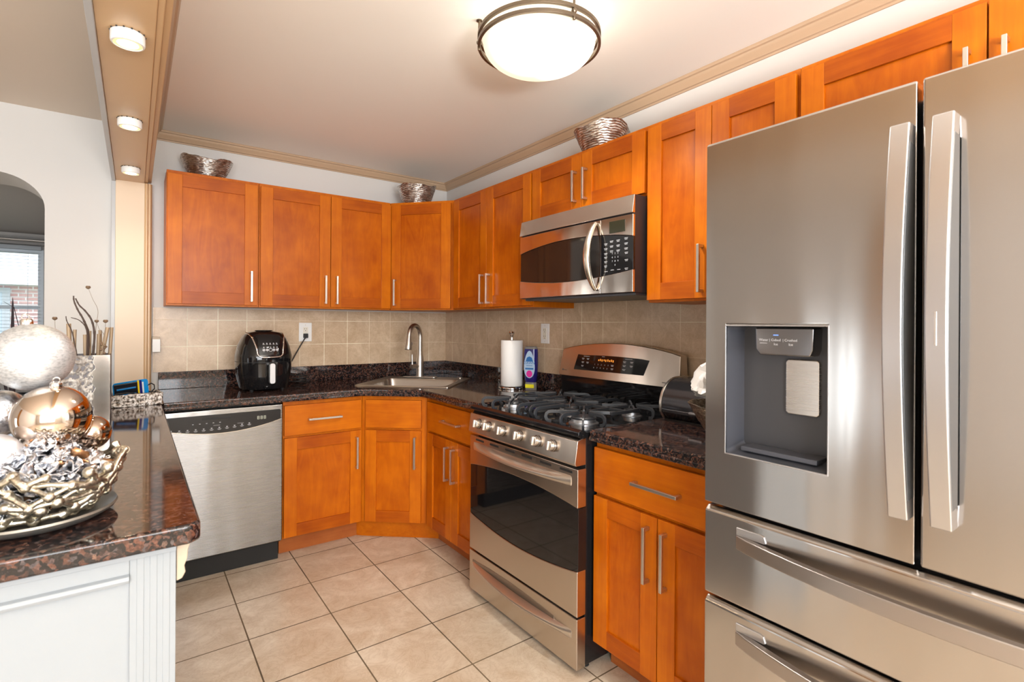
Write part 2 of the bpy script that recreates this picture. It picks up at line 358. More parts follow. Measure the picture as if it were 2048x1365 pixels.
# pillar and header of the opening between kitchen and dining room
b = MB(); b.box(-2.130, -.06, .926, -1.998, 0, 2.12, 0)
b.prism([(-1.998, -.06), (-1.992, -.066), (-1.984, -.066), (-1.980, -.058), (-1.970, -.058), (-1.962, -.045), (-1.962, 0), (-1.998, 0)], .926, 2.12, 'z', 1)
b.box(-2.148, -.052, .926, -2.130, 0, 2.12, 2)
struct(b.build('wall_pillar', [M['cream'], M['tan'], M['white']], smooth=0, bevel=.001), 'cream wooden pillar at the end of the counter')
b = MB(); b.box(-2.130, -6.1, 2.12, -1.998, 0, CZ, 0)
b.box(-1.998, -6.1, 2.124, -1.982, 0, CZ, 0); b.box(-1.982, -6.1, 2.135, -1.965, 0, CZ, 0)
b.box(-2.148, -6.1, 2.112, -2.130, 0, CZ, 1)
struct(b.build('wall_header', [M['tan'], M['white']], smooth=0, bevel=.002), 'tan boxed beam over the counter carrying three round lights')
# crown moulding, mitred round the kitchen
prof = [(0, 0), (.006, 0), (.009, .007), (.016, .009), (.020, .016), (.030, .026), (.034, .036), (.036, .040), (.044, .043), (.047, .050), (.050, .053), (0, .053)]
def crown(name, path, zb, m):
    b = MB(); n = len(path); rows = []
    P = [Vector(p) for p in path]
    for i in range(n):
        ns = []
        for a, c in ((i-1, i), (i, i+1)):
            if 0 <= a and c < n:
                d = (P[c]-P[a]).normalized(); ns.append(Vector((d.y, -d.x)))
        off = ns[0] if len(ns) == 1 else (ns[0]+ns[1])/(1+ns[0].dot(ns[1]))
        rows.append([b.bm.verts.new((P[i].x+off.x*d, P[i].y+off.y*d, zb+h)) for d, h in prof])
    k = len(prof)
    for A, B in zip(rows, rows[1:]):
        for j in range(k): b.bm.faces.new((A[j], B[j], B[(j+1) % k], A[(j+1) % k]))
    b.bm.faces.new(rows[0]); b.bm.faces.new(list(reversed(rows[-1])))
    bmesh.ops.recalc_face_normals(b.bm, faces=b.bm.faces[:])
    return struct(b.build(name, m, smooth=25), 'tan crown moulding round the kitchen ceiling')
crown('trim_1', [(-1.965, -6.0), (-1.965, 0), (0, 0), (0, -6.0)], CZ-.0531, M['crown'])

# windows of the shell
def window(name, x0, x1, z0, z1, place, rotz, sash=True):
    t = bpy.data.objects.new(name, None); COL.objects.link(t); t.location = place; t.rotation_euler.z = rotz; t['kind'] = 'structure'
    b = MB(); b.ring((x0, z0, x1, z1), (x0+.05, z0+.05, x1-.05, z1-.05), -.02, .06)
    if sash: zm = (z0+z1)/2-.02; b.box(x0+.05, -.01, zm-.022, x1-.05, .03, zm+.022)
    b.build('window_frame', M['wframe'], t, .003)
    g = MB(); g.box(x0+.05, .015, z0+.05, x1-.05, .019, z1-.05); g.build('window_glass', M['pane'], t, smooth=0)
    return t
M['wframe'] = plain('window_frame_paint', (.80, .87, .93), .4)
def pane_mat(name, tint=(1, 1, 1)):
    m = bpy.data.materials.new(name); m.use_nodes = True; nt = m.node_tree; nt.nodes.clear(); L = nt.links.new
    o = nd(nt, 'ShaderNodeOutputMaterial'); mx = nd(nt, 'ShaderNodeMixShader'); tr = nd(nt, 'ShaderNodeBsdfTransparent'); gl = nd(nt, 'ShaderNodeBsdfGlossy'); fr = nd(nt, 'ShaderNodeFresnel')
    tr.inputs[0].default_value = (*tint, 1); gl.inputs['Roughness'].default_value = .02
    L(fr.outputs[0], mx.inputs[0]); L(tr.outputs[0], mx.inputs[1]); L(gl.outputs[0], mx.inputs[2]); L(mx.outputs[0], o.inputs[0])
    return m
M['pane'] = pane_mat('window_pane')
window('window_1', -.525, .525, .85, 2.16, (-3.425, FY+.03, 0), 0)

def frame_only(name, w, z0, z1, place, rotz):
    t = bpy.data.objects.new(name, None); COL.objects.link(t); t.location = place; t.rotation_euler.z = rotz; t['kind'] = 'structure'
    b = MB(); b.ring((-w/2, z0, w/2, z1), (-w/2+.06, z0+.06, w/2-.06, z1-.06), -.03, .05); b.box(-.03, -.02, z0+.06, .03, .03, z1-.06)
    b.build('window_frame', M['white'], t, .003)
frame_only('window_2', .55, .2, 1.25, (-5.12, -1.575, 0), PI/2)
frame_only('window_3', 2.7, .55, 2.35, (-2.75, -6.02, 0), PI)

# ------------------------------------------------------------------ cabinets
def pull(parent, x, z, length, y, vertical=True, name='handle'):
    """square bar pull; (x, z) its centre, y the face it stands on"""
    b = MB(); h = length/2; t = .0055; so = .032
    if vertical:
        b.box(x-t, y-so, z-h, x+t, y-so+.010, z+h); b.box(x-t, y-so+.009, z-h, x+t, y, z-h+.012); b.box(x-t, y-so+.009, z+h-.012, x+t, y, z+h)
    else:
        b.box(x-h, y-so, z-t, x+h, y-so+.010, z+t); b.box(x-h, y-so+.009, z-t, x-h+.012, y, z+t); b.box(x+h-.012, y-so+.009, z-t, x+h, y, z+t)
    return b.build(name, M['nick'], parent, .0012)
def shaker(parent, x0, x1, z0, z1, yf, st=.068, hx=None, hz=None, hl=.18):
    """door: stiles, rails, sunk panel; yf = front face"""
    b = MB(); yb = yf+.02
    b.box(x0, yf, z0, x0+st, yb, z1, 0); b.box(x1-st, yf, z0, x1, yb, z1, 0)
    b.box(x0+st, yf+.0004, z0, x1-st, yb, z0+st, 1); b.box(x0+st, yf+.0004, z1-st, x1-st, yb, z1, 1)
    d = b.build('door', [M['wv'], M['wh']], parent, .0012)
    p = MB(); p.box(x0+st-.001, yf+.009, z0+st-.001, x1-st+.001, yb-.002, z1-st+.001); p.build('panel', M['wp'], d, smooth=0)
    if hx is not None: pull(d, hx, hz, hl, yf)
    return d
def slab(parent, x0, x1, z0, z1, yf, handle=True, hl=.19, zo=0):
    b = MB(); b.box(x0, yf, z0, x1, yf+.02, z1); d = b.build('drawer', M['wd'], parent, .0025)
    if handle: pull(d, (x0+x1)/2, (z0+z1)/2+zo, hl, yf, False)
    return d
UB, UT = 1.417, 2.160          # wall cabinets bottom and top
def wall_cab(label, w, loc, rotz, doors, zb=UB, d=.305):
    """doors: list of (x0, x1, side of handle or None)"""
    t = thing('wall_cabinet', label, 'cabinet', (*loc, zb), rotz, 'maple wall cabinets'); H = UT-zb
    b = MB(); b.box(0, -d, 0, w, -.004, H); b.build('carcass', M['wv'], t, .001)
    for x0, x1, s in doors:
        hx = None if s is None else (x1-.034 if s == 'r' else x0+.034)
        hl = .18 if H > .5 else .15
        shaker(t, x0, x1, .010, H-.020, -d-.02, hx=hx, hz=.030+hl/2 if H > .5 else .045+hl/2, hl=hl)
    return t
wall_cab('single-door maple wall cabinet at the far left, beside the cream pillar', .459, (-1.9037, 0), 0, [(.004, .450, 'r')])
wall_cab('double-door maple wall cabinet above the air fryer', .8344-.004, (-1.4444+.002, 0), 0, [(.006, .417, 'r'), (.4205, .8284, 'l')])
wall_cab('double-door maple wall cabinet on the right wall, left of the microwave', .865, (0, -.652), -PI/2, [(.03, .428, 'r'), (.4315, .858, 'l')])
wall_cab('short double-door maple cabinet directly above the microwave', .768, (0, -1.5185), -PI/2, [(.006, .381, 'r'), (.3845, .760, 'l')], zb=1.868)
wall_cab('tall double-door maple wall cabinet between microwave and refrigerator', .606, (0, -2.2885), -PI/2, [(.006, .2985, 'r'), (.3015, .600, 'l')])
wall_cab('short wide double-door maple cabinet over the refrigerator', .915, (0, -2.8965), -PI/2, [(.008, .4535, 'r'), (.4575, .907, 'l')], zb=1.835)
# corner wall cabinet, five-sided, its door across the corner
def corner_wall():
    A, B = Vector((-.607, -.305)), Vector((-.305, -.648))
    t = thing('corner_wall_cabinet', 'corner maple wall cabinet with one angled door above the sink', 'cabinet', (0, 0, UB), 0, 'maple wall cabinets')
    H = UT-UB; b = MB(); b.prism([(-.004, -.004), (-.607, -.004), tuple(A), tuple(B), (-.004, -.648)], 0, H, 'z'); b.build('carcass', M['wv'], t, .001)
    L = (B-A).length; a = math.atan2(B.y-A.y, B.x-A.x)
    d = shaker(t, .014, L-.014, .010, H-.020, -.021, hx=.046, hz=.12, hl=.18)
    d.location = (A.x, A.y, 0); d.rotation_euler.z = a
corner_wall()
BT = .886                      # underside of the worktop
def base_cab(label, w, loc, rotz, drawers, doors, d=.61, kick=True):
    t = thing('base_cabinet', label, 'cabinet', (*loc, 0), rotz, 'maple base cabinets')
    b = MB(); b.box(0, -d, .112, w, -.02, BT); b.build('carcass', M['wv'], t, .001)
    k = MB(); k.box(.0, -d+.085, 0, w, -.05, .112); k.build('toe_kick', M['wk'], t, smooth=0)
    for x0, x1 in drawers: slab(t, x0, x1, .690, .860, -d-.02)
    for x0, x1, s in doors:
        shaker(t, x0, x1, .120, .676, -d-.02, hx=(x1-.034 if s == 'r' else x0+.034), hz=.545, hl=.19)
    return t
base_cab('maple base cabinet with one drawer and one door, right of the dishwasher', .4525, (-1.3695, 0), 0, [(.004, .444)], [(.004, .444, 'r')])
base_cab('narrow two-door maple base cabinet with a drawer, left of the range', .640, (0, -.8705), -PI/2, [(.045, .635)], [(.045, .335, 'r'), (.338, .635, 'l')])
base_cab('two-door maple base cabinet with a drawer, between range and refrigerator', .598, (0, -2.293), -PI/2, [(.004, .594)], [(.004, .2965, 'r'), (.3005, .594, 'l')])
def corner_base():
    A, B = Vector((-.9165, -.61)), Vector((-.61, -.870))
    t = thing('corner_base_cabinet', 'angled maple corner base cabinet under the sink', 'cabinet', (0, 0, 0), 0, 'maple base cabinets')
    b = MB(); b.prism([(-.02, -.02), (-.9165, -.02), tuple(A), tuple(B), (-.02, -.870)], .112, .70, 'z')
    d = (B-A).normalized(); nrm = Vector((d.y, -d.x)); A2, B2 = A-nrm*.02, B-nrm*.02
    b.prism([tuple(A), tuple(B), tuple(B2), tuple(A2)], .699, BT, 'z'); b.build('carcass', M['wv'], t, .001)
    K1, K2 = A-nrm*.060, B-nrm*.060
    k = MB(); k.prism([(-.05, -.05), (-.9165, -.05), (-.9165, -.525), tuple(K1+d*.012), tuple(K2), (-.525, -.870), (-.05, -.870)], 0, .112, 'z'); k.build('toe_kick', M['wd'], t, smooth=0)
    L = (B-A).length; a = math.atan2(d.y, d.x)
    for o in (slab(t, .028, L-.030, .690, .860, -.021, False), shaker(t, .028, L-.030, .120, .676, -.021, hx=L-.064, hz=.545, hl=.19)):
        o.location = (A.x, A.y, 0); o.rotation_euler.z = a
corner_base()

# ------------------------------------------------------------------ worktops
CT = .926
def slab_top(name, label, pts, splash=()):
    """stone slab with a stepped, eased edge"""
    b = MB(); b.prism(pts, BT+.0005, CT, 'z'); o = b.build(name, M['granite'], None, .007, 40, 3)
    tag(o, label, 'countertop'); return o
ct = slab_top('countertop', 'dark brown granite countertop running round the sink corner', [(-1.928, -.004), (-1.928, -.650), (-.932, -.650), (-.650, -.884), (-.650, -1.512), (-.004, -1.512), (-.004, -.004)])
for x0, y0, x1, y1 in ((-1.928, -.022, -.004, -.009), (-.022, -1.508, -.009, -.023)):
    b = MB(); b.box(x0, y0, CT+.0005, x1, y1, 1.028); tag(b.build('granite_upstand', M['granite'], None, .002), 'low granite strip along the '+('back wall behind the air fryer' if y1 > -.02 else 'right wall from the sink corner to the range'), 'backsplash')
ct2 = slab_top('countertop', 'short dark granite countertop piece between range and refrigerator', [(-.004, -2.290), (-.650, -2.290), (-.650, -2.892), (-.004, -2.892)])
b = MB(); b.box(-.022, -2.888, CT+.0005, -.009, -2.294, 1.028); tag(b.build('granite_upstand', M['granite'], None, .002), 'low granite strip behind the bread bin', 'backsplash')
# lower lip of the built-up edge
for o, pts in ((ct, [(-1.925, -.657), (-.930, -.657), (-.657, -.888), (-.657, -1.510), (-.630, -1.510), (-.630, -.880), (-.925, -.632), (-1.925, -.632)]), (ct2, [(-.657, -2.294), (-.657, -2.890), (-.630, -2.890), (-.630, -2.294)])):
    b = MB(); b.prism(pts, BT-.001, BT+.017, 'z'); b.build('edge_moulding', M['granite'], o, .005)
pct = slab_top('peninsula_countertop', 'polished dark granite peninsula top carrying the silver decorations', [(-2.46, -.0025), (-2.46, -2.502), (-1.950, -2.502), (-1.932, -2.484), (-1.9305, -.0025)])
def peninsula():
    t = thing('peninsula_half_wall', 'white panelled half wall under the granite peninsula', 'half wall', (-2.2, -1.3, 0))
    def at(b): return b.xf(Matrix.Translation((2.2, 1.3, 0)))
    b = MB(); b.box(-2.42, -2.452, 0, -1.972, -.06, BT); at(b).build('core', M['pwhite'], t, .002)
    b = MB(); b.box(-2.42, -2.469, .868, -1.972, -2.452, BT); b.box(-2.42, -2.461, .836, -2.047, -2.452, .869)
    b.prism([(-2.452, .820), (-2.458, .821), (-2.468, .825), (-2.471, .831), (-2.468, .837), (-2.461, .840), (-2.452, .842)], -2.42, -2.047, 'x'); at(b).build('top_rail', M['pwhite'], t, .001)
    b = MB(); b.box(-2.047, -2.459, 0, -1.972, -2.452, .868)
    for i in range(3): b.box(-2.036+.021*i, -2.4605, 0, -2.024+.021*i, -2.458, .868)
    at(b).build('fluted_stile', M['pwhite'], t, .0015)
    b = MB(); b.box(-2.42, -2.468, 0, -2.058, -2.452, .13); at(b).build('bottom_rail', M['pwhite'], t, .002)
    b = MB(); pr = [(-1.971, BT), (-1.946, BT), (-1.947, .872), (-1.951, .858), (-1.952, .842), (-1.957, .828), (-1.955, .815), (-1.961, .803), (-1.971, .800)]
    b.prism(pr, -2.452, -2.425, 'y'); o = at(b).build('corbel', M['corbel'], t, .002); o['label'] = 'cream bracket under the counter corner'
peninsula()

# ------------------------------------------------------------------ refrigerator (local: x to the right, front towards -y)
FD = -.8267
def arc(n, f): return [f(i/(n-1)) for i in range(n)]
def fridge():
    t = thing('refrigerator', 'large stainless french-door refrigerator with ice and water dispenser', 'refrigerator', (0, -2.897, 0), -PI/2)
    w = .914; yf = FD; yb = FD+.062
    b = MB(); b.box(.004, yb+.012, .03, w-.004, -.03, 1.785); b.build('cabinet_body', M['dgrey'], t, .004)
    b = MB(); b.box(.03, yb+.04, 0, w-.03, -.06, .05); b.build('base_grille', M['blackm'], t, .003)
    hole = (.057, .999, .297, 1.323)
    b = MB(); b.ring((0, .862, .4525, 1.800), hole, yf, yb)
    dl = b.build('door', M['fsteel'], t, .005, 40, 3)
    b = MB(); b.box(.4605, yf, .862, w, yb, 1.800); dr = b.build('door', M['fsteel'], t, .005, 40, 3)
    # dispenser recess
    b = MB(); x0, z0, x1, z1 = hole; D = yf+.105
    R0 = [(x0, z0), (x1, z0), (x1, z1), (x0, z1)]; i = .012
    F = [b.bm.verts.new((x, yf+.002, z)) for x, z in R0]; Bk = [b.bm.verts.new((x+(i if x == x0 else -i), D, z+(.022 if z == z0 else -.004))) for x, z in R0]
    for k in range(4): b.bm.faces.new((F[k], F[(k+1) % 4], Bk[(k+1) % 4], Bk[k]))
    b.bm.faces.new(Bk); bmesh.ops.recalc_face_normals(b.bm, faces=b.bm.faces[:])
    for f in b.bm.faces: f.normal_flip()
    r = b.build('dispenser_recess', M['recess'], dl, .010, 30, 3)
    b = MB(); b.ring((x0-.002, z0-.002, x1+.002, z1+.002), (x0+.001, z0+.001, x1-.001, z1-.001), yf-.0012, yf+.006); b.build('dispenser_trim', M['satin'], dl, .001)
    b = MB(); zc = z1-.004
    prof = [(.060, zc), (.062, zc-.052), (.072, zc-.067), (.190, zc-.067), (.196, zc-.052), (.198, zc)]
    b.prism([(x0+x, z) for x, z in prof], yf+.030, D-.001, 'y'); b.build('dispenser_head', M['chromed'], dl, .004)
    b = MB(); y = yf+.0296
    for s, x, z, q in (('Water', .082, zc-.030, .0085), ('Cubed', .112, zc-.030, .0085), ('Ice', .112, zc-.040, .0085), ('Crushed', .147, zc-.030, .0085), ('Ice', .147, zc-.040, .0085), ('|', .097, zc-.030, .008), ('|', .129, zc-.030, .008)):
        b.text(s, q, front(x0+x, y, z))
    b.box(x0+.073, y-.0003, zc-.0385, x0+.091, y, zc-.0375); b.build('lettering', M['ink'], dl, smooth=0)
    b = MB(); b.box(x0+.106, y-.0004, zc-.019, x0+.118, y, zc-.017); o = b.build('indicator', M['blue'], dl, smooth=0)
    b = MB(); px0, px1, pz0, pz1 = x0+.118, x0+.196, 1.110, 1.243
    pts = [(px0+.006, pz0), (px1-.006, pz0), (px1, pz0+.006), (px1, pz1-.006), (px1-.006, pz1), (px0+.006, pz1), (px0, pz1-.006), (px0, pz0+.006)]
    b.prism(pts, D-.040, D-.002, 'y'); b.build('dispenser_paddle', M['steel'], dl, .003)
    b = MB(); b.box(x0+.03, D-.085, z0+.010, x1-.03, D-.02, z0+.0215)
    b.build('drip_tray', M['recess'], dl, .002)
    # arched door handles
    for d, xc, mark in ((dl, .435, False), (dr, .501, True)):
        h0, h1 = .955, 1.712; n = 21; wv = .0163
        out = [(h0+(h1-h0)*i/(n-1), yf-.036-.038*math.sin(PI*i/(n-1))) for i in range(n)]
        b = MB(); pts = [(y, z) for z, y in out]; th = .017
        inn = [(yf-.036-.038*math.sin(PI*i/(n-1))+(th if 1 < i < n-2 else .0365), h0+(h1-h0)*i/(n-1)) for i in range(n)]
        b.prism(pts+list(reversed(inn)), xc-wv, xc+wv, 'x')
        hh = b.build('handle', M['satin'], d, .003, 50)
        b = MB(); b.prism([(y+.006, z) for z, y in out[1:-1]]+[(yf-.006, h1-.04), (yf-.006, h0+.04)], xc-wv-.0006, xc+wv+.0006, 'x'); b.build('handle_side', M['hside'], hh, .001, 50)
        if mark:
            b = MB(); b.box(xc-.002, yf-.0750, 1.290, xc+.002, yf-.073, 1.350); b.build('latch_button', M['chrome'], hh, .0005)
    # two drawers with long bowed handles
    for z0, z1 in ((.625, .852), (.10, .614)):
        b = MB(); b.prism([(yf, z0), (yf, z1-.012), (yf+.014, z1), (yb, z1), (yb, z0)], 0, w, 'x'); d = b.build('drawer', M['fsteel'], t, .004, 30, 3)
        zc = z1-.068; n = 25; x0, x1 = .090, w-.090
        b = MB(); o = [(lerp(x0, x1, i/(n-1)), yf-.006-.052*math.sin(PI*i/(n-1))**.75) for i in range(n)]
        inn = [(x, min(yf+.001, y+.020)) for x, y in o]
        b.prism(o+list(reversed(inn)), zc-.017, zc+.017, 'z'); h = b.build('handle', M['satin2'], d, .003, 50)
        for s in (0, 1):
            xa = x0 if s == 0 else x1; k = 1 if s == 0 else -1
            b = MB(); b.prism([(xa, zc+.017), (xa+k*.070, zc+.017), (xa+k*.075, zc+.020), (xa+k*.070, zc+.034), (xa+k*.060, zc+.037), (xa, zc+.036)], yf-.0035, yf+.001, 'y')
            b.build('handle_mount', M['satin'], h, .001)
M['hside'] = plain('handle_side_grey', (.16, .165, .17), .35, .7)
M['recess'] = plain('dispenser_grey', (.10, .105, .125), .28, .45)
M['chromed'] = plain('dark_chrome', (.23, .22, .22), .14, 1)
M['satin2'] = plain('steel_handle', (.40, .37, .35), .3, 1)
M['blue'] = plain('indicator_blue', (.1, .2, .8), .4, emit=(.15, .3, 1), es=.8)
fridge()

# ------------------------------------------------------------------ range
M['amber'] = plain('amber_display', (.05, .02, .0), .3, emit=(1, .32, .04), es=.55)
def gas_range():
    t = thing('gas_range', 'stainless gas range with black cooktop and six knobs', 'stove', (0, -1.5165, 0), -PI/2)
    w = .766; yf = -.700
    b = MB(); b.box(.004, -.655, .025, w-.004, -.030, .895); b.build('body', M['blackp'], t, .003)
    for x in (.04, w-.04):
        for y in (-.62, -.08): MB().lathe([(.018, 0), (.018, .026)], (x, y, 0), 12).build('foot', M['blackm'], t)
    # cooktop with raised rim
    b = MB(); b.prism([(-.685, .893), (-.698, .905), (-.696, .918), (-.680, .926), (-.668, .922), (-.655, .914), (-.13, .914), (-.115, .926), (-.10, .926), (-.10, .893)], .0, w, 'x'); ctp = b.build('cooktop', M['enamel'], t, .002, 30)
    # control panel
    b = MB(); b.prism([(-.676, .894), (-.700, .885), (-.712, .800), (-.706, .790), (-.655, .790), (-.655, .894)], .002, w-.002, 'x'); cp = b.build('control_panel', M['steel2'], t, .003, 30)
    for i, x in enumerate((.086, .170, .285, .409, .532, .629)):
        zc = .845; yc = -.7058; tilt = Matrix.Translation((x, yc, zc)) @ Matrix.Rotation(math.radians(-8), 4, 'X')
        b = MB(); b.lathe([(.0235, 0), (.0235, .005), (.021, .008)], (0, 0, 0), 32, 1, 'y')
        b.lathe([(.0195, .006), (.0195, .020), (.018, .024), (.012, .026), (0, .026)], (0, 0, 0), 32, 0, 'y')
        b.prism([(-.0045, -.0175), (.0045, -.0175), (.0045, .0175), (-.0045, .0175)], -.033, -.024, 'y')
        b.xf(tilt).build('knob', [M['knob'], M['chromed']], t, .0012)
    # oven door: two stainless panels with curved edges and the black window between
    def up(u): return .632+.030*math.sin(PI*u)**.9
    def lo(u): return .394-.038*math.sin(PI*u)**.9
    n = 25; X = [w*i/(n-1) for i in range(n)]
    door = MB().prism([(x, up(x/w)) for x in X]+[(w, .778), (0, .778)], yf, yf+.045, 'y').build('oven_door', M['steel2'], t, .003, 30)
    MB().prism([(0, .222), (w, .222)]+[(x, lo(x/w)) for x in reversed(X)], yf, yf+.045, 'y').build('lower_panel', M['steel2'], door, .003, 30)
    MB().prism([(x, lo(x/w)+.001) for x in X]+[(x, up(x/w)-.001) for x in reversed(X)], yf+.004, yf+.044, 'y').build('window', M['blackg'], door, .001, 30)
    for i in range(6):
        xa = .052+.1225*i
        b = MB(); b.box(xa, yf-.0012, .7575, xa+.072, yf+.01, .7680); b.build('vent_slot', M['blackm'], door, .002)
    # bowed handle blended to the door
    b = MB(); nn = 25; o = [(lerp(.035, w-.035, i/(nn-1)), -.004-.040*math.sin(PI*i/(nn-1))**.65) for i in range(nn)]
    prof = [(-.014+.042*j/10, math.sin(PI*(j/10)**.8)**.8) for j in range(11)]
    V = [[b.bm.verts.new((x, yf+.0012+dy*q, .722+h+ (-.006*math.sin(PI*i/(nn-1))))) for h, q in prof] for i, (x, dy) in enumerate(o)]
    for i in range(nn-1):
        for k in range(len(prof)-1): b.bm.faces.new((V[i][k], V[i+1][k], V[i+1][k+1], V[i][k+1]))
        b.bm.faces.new((V[i][-1], V[i+1][-1], V[i+1][0], V[i][0]))
    b.bm.faces.new(V[0]); b.bm.faces.new(list(reversed(V[-1]))); bmesh.ops.recalc_face_normals(b.bm, faces=b.bm.faces[:])
    b.build('handle', M['knob'], door, smooth=60)
    # bottom drawer with scooped handle
    dz0, dz1 = .022, .214
    d = MB().box(.0, yf, dz0, w, yf+.045, dz1).build('drawer', M['steel2'], t, .003)
    b = MB(); n2 = 25
    top = [(lerp(.03, w-.13, i/(n2-1)), .172+.012*math.sin(PI*i/(n2-1))) for i in range(n2)]
    bot = [(lerp(.03, w-.13, i/(n2-1)), .160-.030*math.sin(PI*i/(n2-1))**.8) for i in range(n2)]
    b.prism(top+list(reversed(bot)), yf-.0014, yf+.002, 'y'); b.build('scoop', M['scoop'], d, .001)
    b = MB(); o = [(lerp(.03, w-.03, i/(nn-1)), -.003-.036*math.sin(PI*i/(nn-1))**.65) for i in range(nn)]
    prof = [(-.024+.038*j/10, math.sin(PI*(j/10)**1.25)**.8) for j in range(11)]
    V = [[b.bm.verts.new((x, yf+.0012+dy*q, .152+h-.012*math.sin(PI*i/(nn-1)))) for h, q in prof] for i, (x, dy) in enumerate(o)]
    for i in range(nn-1):
        for k in range(len(prof)-1): b.bm.faces.new((V[i][k], V[i+1][k], V[i+1][k+1], V[i][k+1]))
        b.bm.faces.new((V[i][-1], V[i+1][-1], V[i+1][0], V[i][0]))
    b.bm.faces.new(V[0]); b.bm.faces.new(list(reversed(V[-1]))); bmesh.ops.recalc_face_normals(b.bm, faces=b.bm.faces[:])
    b.build('handle', M['knob'], d, smooth=60)
    # back guard
    MB().box(.0, -.100, .914, w, -.034, 1.050).build('riser', M['enamel'], t, .003)
    b = MB(); n3 = 21
    arch = [(lerp(-.004, w+.006, i/(n3-1)), 1.186+.044*math.sin(PI*i/(n3-1))**.8) for i in range(n3)]
    b.prism([(-.022, 1.052), (-.012, 1.040), (w+.010, 1.040), (w+.016, 1.052)]+list(reversed(arch)), -.106, -.036, 'y')
    for v in b.bm.verts:
        if v.co.y < -.1: v.co.y += (v.co.z-1.04)*.16
    bg = b.build('back_guard', M['steel2'], t, .004, 30)
    def gy(z): return -.106+(z-1.04)*.16
    px = [(.122, 1.163), (.100, 1.080), (.578, 1.084), (.604, 1.158)]
    pts = [(.100, 1.080), (.578, 1.084), (.604, 1.156)]+[(lerp(.604, .122, i/10), 1.1585+.006*math.sin(PI*i/10)) for i in range(1, 10)]+[(.122, 1.163)]
    b = MB(); F = [b.bm.verts.new((x, gy(z)-.0014, z)) for x, z in pts]; K = [b.bm.verts.new((x, gy(z)+.004, z)) for x, z in pts]
    b.bm.faces.new(F); b.bm.faces.new(list(reversed(K)))
    for i in range(len(pts)): b.bm.faces.new((F[i], F[(i+1) % len(pts)], K[(i+1) % len(pts)], K[i]))
    bmesh.ops.recalc_face_normals(b.bm, faces=b.bm.faces[:]); tp = b.build('touch_panel', M['blackg'], bg, smooth=0)
    sl = Matrix.Rotation(-math.atan(.16), 4, 'X')
    def gm(x, z): return Matrix.Translation((x, gy(z)-.0018, z)) @ sl @ Matrix.Rotation(PI/2, 4, 'X')
    b = MB()
    def dash(x, z, l, h): b.xf_box = None; b.text('', .01, gm(x, z)); bb = [(-l/2, -h/2), (l/2, -h/2), (l/2, h/2), (-l/2, h/2)]; m = gm(x, z); b.bm.faces.new([b.bm.verts.new(m @ Vector((p[0], p[1], 0))) for p in bb])
    for r in range(3):
        for c in range(2):
            if r == 2 and c == 1: continue
            dash(.165+.036*c, 1.143-.019*r, .018, .0025); dash(.165+.036*c, 1.138-.019*r, .013, .002)
            dash(.455+.045*c, 1.142-.019*r, .020, .0025); dash(.455+.045*c, 1.137-.019*r, .014, .002)
    dash(.19, 1.1545, .045, .002); dash(.31, 1.1585, .02, .002); dash(.48, 1.1545, .045, .002)
    for i, s in enumerate('12345'): b.text(s, .010, gm(.255+.0235*i, 1.116))
    for i, s in enumerate('67890'): b.text(s, .010, gm(.250+.0235*i, 1.099))
    for z in (1.116, 1.099): dash(.378, z+.003, .018, .0022); dash(.378, z-.002, .014, .0022)
    b.build('lettering', M['ink'], bg, smooth=0)
    b = MB()
    for i, x in enumerate((.280, .292, .304, .318, .330, .344, .356, .368, .380)):
        m = gm(x, 1.139+(.002 if i % 2 else 0)); h = .011 if i % 3 else .008
        b.bm.faces.new([b.bm.verts.new(m @ Vector(p)) for p in ((-.0036, -h/2, 0), (.0036, -h/2, 0), (.0036, h/2, 0), (-.0036, h/2, 0))])
    b.build('clock_display', M['amber'], bg, smooth=0)
    b = MB(); m = gm(.018, 1.078); b.lathe([(.005, 0), (.005, .0006)], (.014, gy(1.073)-.0004, 1.073), 20, 0, 'y')
    mm = gm(.034, 1.072); b.bm.faces.new([b.bm.verts.new(mm @ Vector(p)) for p in ((-.010, -.0012, 0), (.010, -.0012, 0), (.010, .0012, 0), (-.010, .0012, 0))])
    mm = gm(.712, 1.062); b.bm.faces.new([b.bm.verts.new(mm @ Vector(p)) for p in ((-.024, -.0016, 0), (.024, -.0016, 0), (.024, .0016, 0), (-.024, .0016, 0))])
    b.build('emblem', M['dgrey'], bg, smooth=0)
    # burners
    CTZ = .914
    for x, y, r in ((.140, -.535, .043), (.140, -.235, .036), (.383, -.385, .048), (.626, -.535, .050), (.626, -.235, .036)):
        b = MB(); b.lathe([(r*1.25, 0), (r*1.25, .004), (r*1.05, .008), (r*1.0, .020)], (x, y, CTZ), 28, 1); b.lathe([(r*1.04, .0205), (r*1.06, .026), (r*.98, .031), (r*.6, .033), (0, .033)], (x, y, CTZ), 28, 0)
        b.build('burner', [M['iron'], M['alu']], t)
    # three cast iron grates: flat bars, fingers that curl down into rounded feet
    gz = .960
    def flat(b, pts, w_=.0045, h_=.0068):
        b.tube(pts, .01, 4, flat=(w_*141.4, h_*141.4))
    def finger(b, cx, cy, a, r0, r1, xlo, xhi):
        ca, sa = math.cos(a), math.sin(a)
        if abs(ca) > .2:
            lim = ((xhi-cx) if ca > 0 else (cx-xlo))/abs(ca); r1 = min(r1, lim)
        prof = [(r0, gz), (lerp(r0, r1, .5), gz), (r1-.026, gz), (r1-.012, gz-.002), (r1-.003, gz-.010), (r1, gz-.022), (r1-.003, CTZ+.013), (r1-.011, CTZ+.006), (r1-.024, CTZ+.004)]
        flat(b, [(cx+ca*r, cy+sa*r, z) for r, z in prof])
